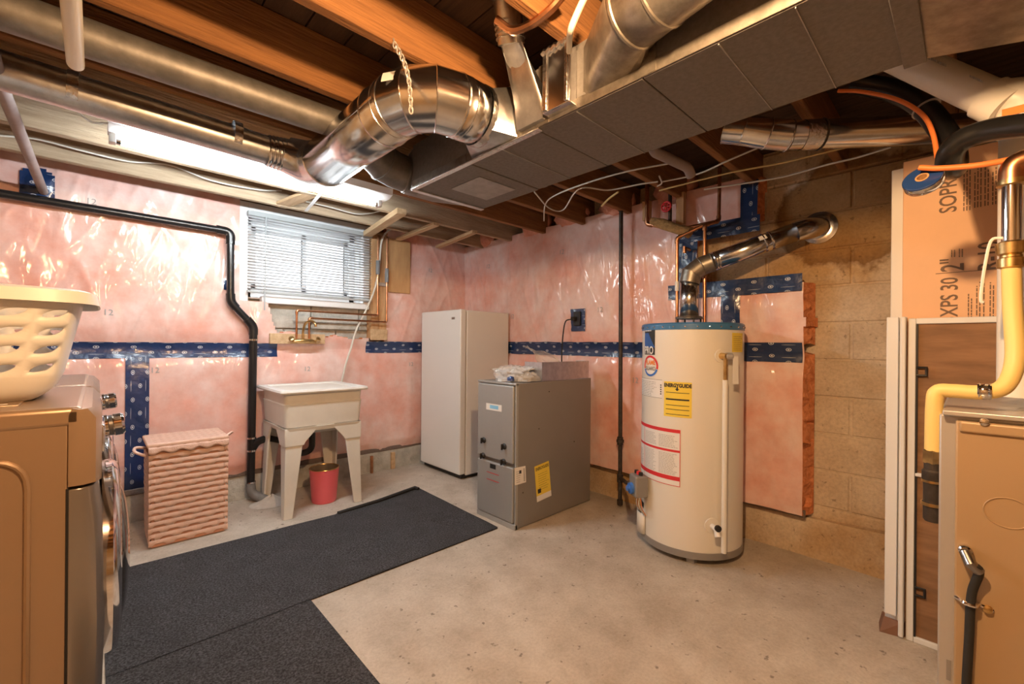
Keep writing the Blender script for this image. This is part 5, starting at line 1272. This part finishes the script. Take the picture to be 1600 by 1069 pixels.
# black cable with clamp on the panel front
bk_ = thing('power_cable', (CXF, -.04, .6), 'black cable clamped to the front of the tan furnace cabinet', 'cable')
k1, k2, k3, k4, k5 = at(1508, 862, X=CXF - .02), at(1516, 880, X=CXF - .04), at(1530, 893, X=CXF - .03), at(1518, 930, X=CXF - .015), at(1510, 1075, X=CXF - .012)
obj('cable', MB().tube(smooth_path([k1, k2, k3, k4, at(1514, 1000, X=CXF - .012), k5, at(1509, 1170, X=CXF - .012)], 8), .0085, 12), 'rubber', bk_)
obj('gland', MB().lathe([(.010, 0), (.012, .004), (.012, .022), (.008, .026)], (CXF + .0, k1.y, k1.z), (-1, 0, .1), 16), 'chrome', bk_)
obj('connector', MB().tube([k1 + Vector((-.004, 0, 0)), k2, k3], .011, 12), 'steel_dark', bk_)
kc = at(1516, 942, X=CXF - .012)
obj('clamp', MB().tube(round_path([(CXF - .002, kc.y + .024, kc.z), (CXF - .012, kc.y + .014, kc.z), (CXF - .024, kc.y + .010, kc.z), (CXF - .026, kc.y - .008, kc.z), (CXF - .006, kc.y - .012, kc.z), (CXF - .002, kc.y - .036, kc.z - .008)], .008), .005, 8), 'chrome', bk_)
obj('clamp_screw', MB().lathe([(.009, 0), (.008, .006), (.003, .008)], (CXF - .003, kc.y - .028, kc.z - .006), (-1, 0, 0), 14), 'brass', bk_)
# yellow gas hose, regulator
yh = thing('gas_hose', (1.53, 0, .9), 'yellow flexible gas hose bending over the tan furnace cabinet top', 'hose')
XH = CXF + .035
h = [at(1580, 412, X=1.62), at(1582, 480, X=1.62), at(1586, 560, X=1.60), at(1570, 603, X=1.57), at(1535, 613, X=1.56), at(1490, 611, X=1.56), at(1466, 612, X=1.56), at(1460, 632, X=1.56), at(1458, 712, X=1.57)]
h[0].z -= 0
hp_ = smooth_path([h[0], h[1], h[2]] + [h[3], h[4], h[5], h[6], h[7], h[8]], 7)
obj('hose', MB().tube(hp_, .0175, 18), 'yellow_hose', yh)
hm = at(1538, 612, X=1.56); obj('hose_band', MB().lathe([(.0185, -.012), (.020, -.009), (.0185, -.006), (.020, 0), (.0185, .006), (.020, .009), (.0185, .012)], hm, Vector((0, 1, .0)), 20), 'chrome', yh)
hb = h[8]; 
obj('hose_nut', MB().lathe([(.019, -.02), (.022, -.016), (.022, .012), (.018, .016)], hb, n=6), 'brass', yh)
rg_ = obj('regulator', MB().lathe([(.016, -.17), (.019, -.165), (.019, -.13), (.023, -.128), (.023, -.122), (.019, -.12), (.019, -.07), (.022, -.066), (.022, -.04), (.018, -.036), (.018, -.018)], hb, n=20), 'iron', yh)
obj('band', MB().lathe([(.0235, -.004), (.0235, .004)], hb + Vector((0, 0, -.125)), n=20), 'brass', rg_)
obj('band', MB().lathe([(.0225, -.003), (.0225, .003)], hb + Vector((0, 0, -.066)), n=20), 'brass', rg_)
iv = thing('gas_drop', (1.62, -.1, 1.3), 'metal gas pipe elbow with bronze union feeding the yellow hose', 'pipe')
t0 = h[0]
obj('union', MB().lathe([(.017, 0), (.025, .003), (.025, .024), (.020, .027), (.020, .032), (.026, .036), (.028, .062), (.020, .067)], t0 + Vector((0, 0, -.012)), n=12), 'brass', iv)
zt2 = at(1577, 283, X=1.62).z
obj('nipple', MB().tube([t0 + Vector((0, 0, .05)), Vector((t0.x, t0.y, zt2))], .0175, 16), 'chrome', iv)
obj('elbow', MB().tube(round_path([Vector((t0.x, t0.y, zt2 - .01)), Vector((t0.x, t0.y, zt2 + .045)), Vector((t0.x + .0, t0.y - .12, zt2 + .05))], .045), .024, 18), 'copper', iv)
obj('collar', MB().lathe([(.02, -.008), (.027, -.006), (.027, .006), (.02, .008)], (t0.x, t0.y, zt2 - .005), n=18), 'brass', iv)
# white vent pipes
pv_ = thing('pvc_vent', (1.8, -.1, 1.3), 'white plastic vent pipe with elbow turning down beside the boards', 'pipe')
v0, v1 = at(1395, 85, X=1.86), at(1560, 160, X=1.80)
vv = at(1599, 250, X=1.80)
obj('run', MB().tube([v0 + (v0 - v1) * .5, v1], .046, 28), 'pvc', pv_)
ec = at(1584, 172, X=1.80)
dd = (v1 - v0).normalized()
obj('elbow', MB().tube(round_path([v1 - dd * .01, Vector((1.80, vv.y, v1.z - .006)), Vector((1.80, vv.y, v1.z - .10))], .06), .052, 28), 'pvc', pv_)
obj('coupling', MB().tube([v1 - dd * .03, v1 + dd * .03], .0535, 28), 'pvc', pv_)
obj('drop', MB().tube([Vector((1.80, vv.y, v1.z - .09)), Vector((1.80, vv.y, 1.0))], .046, 28), 'pvc', pv_)
ep_ = at(1578, 174, X=1.745); obj('glue_mark', MB().hexa(*orient_box(Vector((1.7475, ep_.y - .008, ep_.z)), Vector((0, 1, 0)), Vector((1, 0, 0)), Vector((0, 0, 1)), .022, .002, .010)), 'ink_orange', pv_)
mb_fn = lambda a, t: v0.lerp(v1, .10 + a) + Vector((-.047, 0, -.002)) + Vector((0, .0, 1)) * t
lines_print(lambda a, t: v0.lerp(v1, a) + Vector((-.0468, -.008, .006)) + UP * t, .30, .52, 0, .008, 1, 'ink_grey', pv_, th=1); lines_print(lambda a, t: v0.lerp(v1, a) + Vector((-.0468, -.008, .006)) + UP * t, .72, .84, 0, .007, 1, 'ink_grey', pv_, th=1)
lines_print(lambda a, t: Vector((1.753, vv.y + .012 + t, 1.3 + a)), 0, .22, 0, .006, 1, 'ink_grey', pv_, th=1)
# black insulated line looping past, roll of blue tape on an orange cable
bi = thing('insulated_line', (1.9, .05, 1.7), 'thick black foam-insulated line looping under the trunk duct', 'pipe')
pts = [at(1335, 130, X=2.0), at(1395, 142, X=2.0), at(1440, 165, X=1.98), at(1474, 205, X=1.95), at(1489, 238, X=1.90), at(1490, 262, X=1.83), at(1484, 260, X=1.75), at(1486, 238, X=1.70), at(1505, 218, X=1.68), at(1545, 204, X=1.66), at(1600, 196, X=1.62), at(1680, 190, X=1.58)]
sp2 = smooth_path(pts, 6); obj('line', MB().tube(sp2, [.035 - .008 * i / (len(sp2) - 1) for i in range(len(sp2))], 18), 'abs', bi)
obj('tie', MB().lathe([(.038, -.002), (.038, .002)], at(1447, 170, X=1.975), (at(1460, 190, X=1.96) - at(1440, 165, X=1.98)).normalized(), 18), 'grey_metal', bi)
oc = thing('orange_cable', (1.8, .1, 1.7), 'orange cable dropping from the trunk duct to the blue tape roll', 'cable')
obj('cable', MB().tube(smooth_path([at(1310, 142, X=1.95), at(1345, 143, X=1.93), at(1400, 155, X=1.90), at(1440, 178, X=1.87), at(1458, 210, X=1.84), at(1466, 258, X=1.80)], 6), .0065, 10), 'cable_orange', oc)
obj('cable', MB().tube(smooth_path([at(1436, 262, X=1.66), at(1470, 263, X=1.655), at(1530, 258, X=1.65), at(1600, 246, X=1.62), at(1680, 236, X=1.6)], 6), .0075, 10), 'cable_orange', oc)
rl_ = thing('tape_roll', (1.68, .1, 1.6), 'roll of blue tape hanging on the orange cable by the boards', 'tape')
rc = at(1441, 278, X=1.67); rd_ = Vector((-.80, .18, .50)).normalized()
rc = rc - rd_ * .012
obj('roll', MB().lathe([(.014, -.014), (.042, -.014), (.044, -.012), (.044, .012), (.042, .014), (.014, .014), (.014, -.014)], rc, rd_, 40, caps=False), 'blue_plastic', rl_)
obj('core', MB().lathe([(.011, -.015), (.015, -.015), (.015, .0152), (.011, .0152), (.011, -.015)], rc, rd_, 32, caps=False), 'plywood', rl_)
obj('clear_edge', MB().lathe([(.0442, -.011), (.0448, -.010), (.0448, .008), (.0442, .009)], rc, rd_, 40, caps=False), 'chrome', rl_)
tag(obj('zip_tie', MB().tube(smooth_path([at(1566, 372, X=1.615), at(1549, 376, X=1.615), at(1540, 410, X=1.615), at(1534, 450, X=1.615), at(1533, 470, X=1.615), at(1537, 473, X=1.615)], 5), .0035, 6), 'plastic_white'), 'white plastic tie dangling left of the bronze union', 'zip tie')

# ================================================================== ceiling cables, pipes, blocking
def cable(label, pts, r=.0045, m='cable_white', grp='electrical cables under the joists'):
    o_ = obj('electrical_cable', MB().tube(smooth_path(pts, 8), r, 8), m); return tag(o_, label, 'cable', grp)
cable('pale cable sagging along the joist above the left pink wall', [at(0, 212, Y=3.2), at(60, 218, Y=3.2), at(130, 236, Y=3.2), at(200, 252, Y=3.2), at(265, 258, Y=3.2), at(330, 282, Y=3.2), at(400, 296, Y=3.2), at(440, 298, Y=3.2)])
cable('pale cable looping behind the right end of the strip light', [at(478, 315, Y=3.2), at(520, 325, Y=3.2), at(555, 334, Y=3.2), at(580, 333, Y=3.2), at(600, 328, Y=3.0)])
cable('white cable hanging from the studs down behind the laundry tub', [at(700, 318, Y=2.9), at(672, 332, Y=3.1), at(640, 345, Y=3.35), at(612, 357, Y=3.5), at(597, 375, Y=3.525), at(592, 420, Y=3.52), at(586, 450, Y=3.52), at(572, 485, Y=3.52), at(557, 515, Y=3.53), at(548, 545, Y=3.53), at(540, 570, Y=3.52), at(533, 600, Y=3.525)], .008)
cable('long pale cable from the duct end past the gas riser', [at(835, 300, Z=2.052), at(858, 325, Z=2.052), at(880, 328, Z=2.052), at(905, 295, Z=2.052), at(950, 297, Z=2.052), at(1000, 288, Z=2.052), at(1028, 284, Z=2.052)])
cable('upper pale cable rising from the wall toward the trunk duct', [at(850, 345, Z=2.052), at(852, 320, Z=2.052), at(868, 305, Z=2.052), at(920, 285, Z=2.052), at(980, 268, Z=2.052), at(1048, 255, Z=2.052)])
cable('pale cable crossing in front of the copper lines to the vent pipe', [at(1035, 284, Z=2.052), at(1090, 272, Z=2.052), at(1140, 250, Z=2.052), at(1200, 225, Z=2.052), at(1260, 205, Z=2.052)])
cable('yellowed cable running right along the wall top', [at(1030, 298, Z=2.052), at(1060, 290, Z=2.052), at(1140, 270, Z=2.052), at(1220, 255, Z=2.052), at(1290, 238, Z=2.052), at(1345, 225, Z=2.052)], .005, 'cable_yellow')
cable('grey cable running right along the block wall top', [at(1100, 296, Z=2.052), at(1180, 284, Z=2.052), at(1230, 275, Z=2.052), at(1290, 258, Z=2.052), at(1340, 246, Z=2.052), at(1392, 230, Z=2.052)], .005, 'cable_white')
cable('short yellowed cable end poking at the gas riser top', [at(940, 322, Z=2.052), at(952, 310, Z=2.052), at(966, 300, Z=2.052)], .006, 'cable_yellow')
cable('twisted wire ends beside the copper line', [at(1030, 275, Z=2.052), at(1034, 286, Z=2.052), at(1027, 291, Z=2.052)], .004)
cable('pale cable dropping in front of the box takeoff', [at(915, -8, Z=2.05), at(900, 25, Z=2.0), at(891, 50, Z=1.97), at(889, 80, X=1.03)], .009)
cable('copper-coloured cable bending beside the narrow riser', [at(880, -8, Z=2.10), at(860, 15, Z=2.07), at(830, 38, Z=2.06), at(800, 47, Z=2.07), at(775, 30, Z=2.1)], .012, 'copper')
rw_ = tag(obj('conduit', MB().tube([at(-30, 30, Z=2.0), at(0, 130, Z=2.0), at(68, 300, Y=3.56)], .020, 14), 'grey_pipe'), 'grey painted pipe slanting to a blue taped hole in the left wall', 'pipe')
pA, pB = at(30, 305, Y=3.55), at(86, 262, Y=3.55)
mb = MB().grid(lambda a, t: (pA.x + (pB.x - pA.x) * a, yA(pA.x + (pB.x - pA.x) * a, pA.z + (pB.z - pA.z) * t) - .01 - .02 * max(0, 1 - ((a - .5) ** 2 + (t - .4) ** 2) * 6), pA.z + (pB.z - pA.z) * t), 12, 12, lambda a, t: (a - .5) ** 2 + (t - .35) ** 2 < .34)
mb.uv = [(q.x, q.z) for q in mb.v]; obj('tape', mb, 'tape', blA, angle=80)
we = at(118, 100, Z=1.95)
tag(obj('stub_pipe', MB().tube([(we.x, we.y, 1.95), (we.x, we.y - .9, 1.955)], .020, 18), 'pvc'), 'white plastic pipe end sticking out below the joists at upper left', 'pipe')
def block(label, a, b_, w, h_, m='pine', n='wood_block', cat='wood', g='nailers above the window wall'):
    return tag(obj(n, MB().bar(a, b_, w, h_), m, bevel=.003), label, cat, g)
block('short pale nailer above the window left half', at(512, 292, Z=2.085), at(436, 322, Z=2.085), .09, .02)
block('nailer end on the window top right corner', at(628, 330, Z=2.05), at(574, 366, Z=2.05), .07, .04)
block('middle short nailer right of the window studs', at(682, 350, Z=2.06), at(622, 374, Z=2.06), .05, .025)
block('last short nailer beside the trunk duct end', at(742, 362, Z=2.06), at(684, 386, Z=2.06), .05, .025)
block('thin white metal strip above the window', at(503, 300, Z=2.06), at(478, 330, Z=2.06), .022, .004, 'vinyl', 'metal_strip', 'strip', None)
for i, (x, y0, y1, L_) in enumerate(((1013, 268, 345, 'left'), (1066, 300, 352, 'right'))):
    a = at(x - 2, y1, X=2.68); tag(obj('wood_cleat', box(2.66, 2.70, a.y - .025, a.y + .025, a.z, 2.10), 'wood_z', bevel=.003), ['left upright wooden cleat behind the red handwheel', 'right upright wooden cleat near the copper bend'][i], 'wood', 'cleats on the wall top')
wl = at(1060, 262, Z=1.98)
tag(obj('old_pipe', MB().tube(round_path([at(1020, 236, Z=2.03) + Vector((0, 0, .2)), at(1020, 236, Z=2.03), at(1075, 262, Z=2.03), at(1080, 275, Z=2.0)], .03), .024, 12), 'grey_pipe'), 'old grey pipe end under the joists right of the trunk duct', 'pipe')
for i, (x, y) in enumerate(((580, 735), (613, 724))):
    p = at(x, y, Y=3.575); tag(obj('floor_peg', box(p.x - [.010, .018][i], p.x + [.010, .018][i], 3.555, 3.578, 0, .15), ['copper', 'pine'][i], bevel=.002), ['short rusty stake at the wall foot right of the tub', 'short wooden stake at the wall foot near the freezer'][i], 'stake')
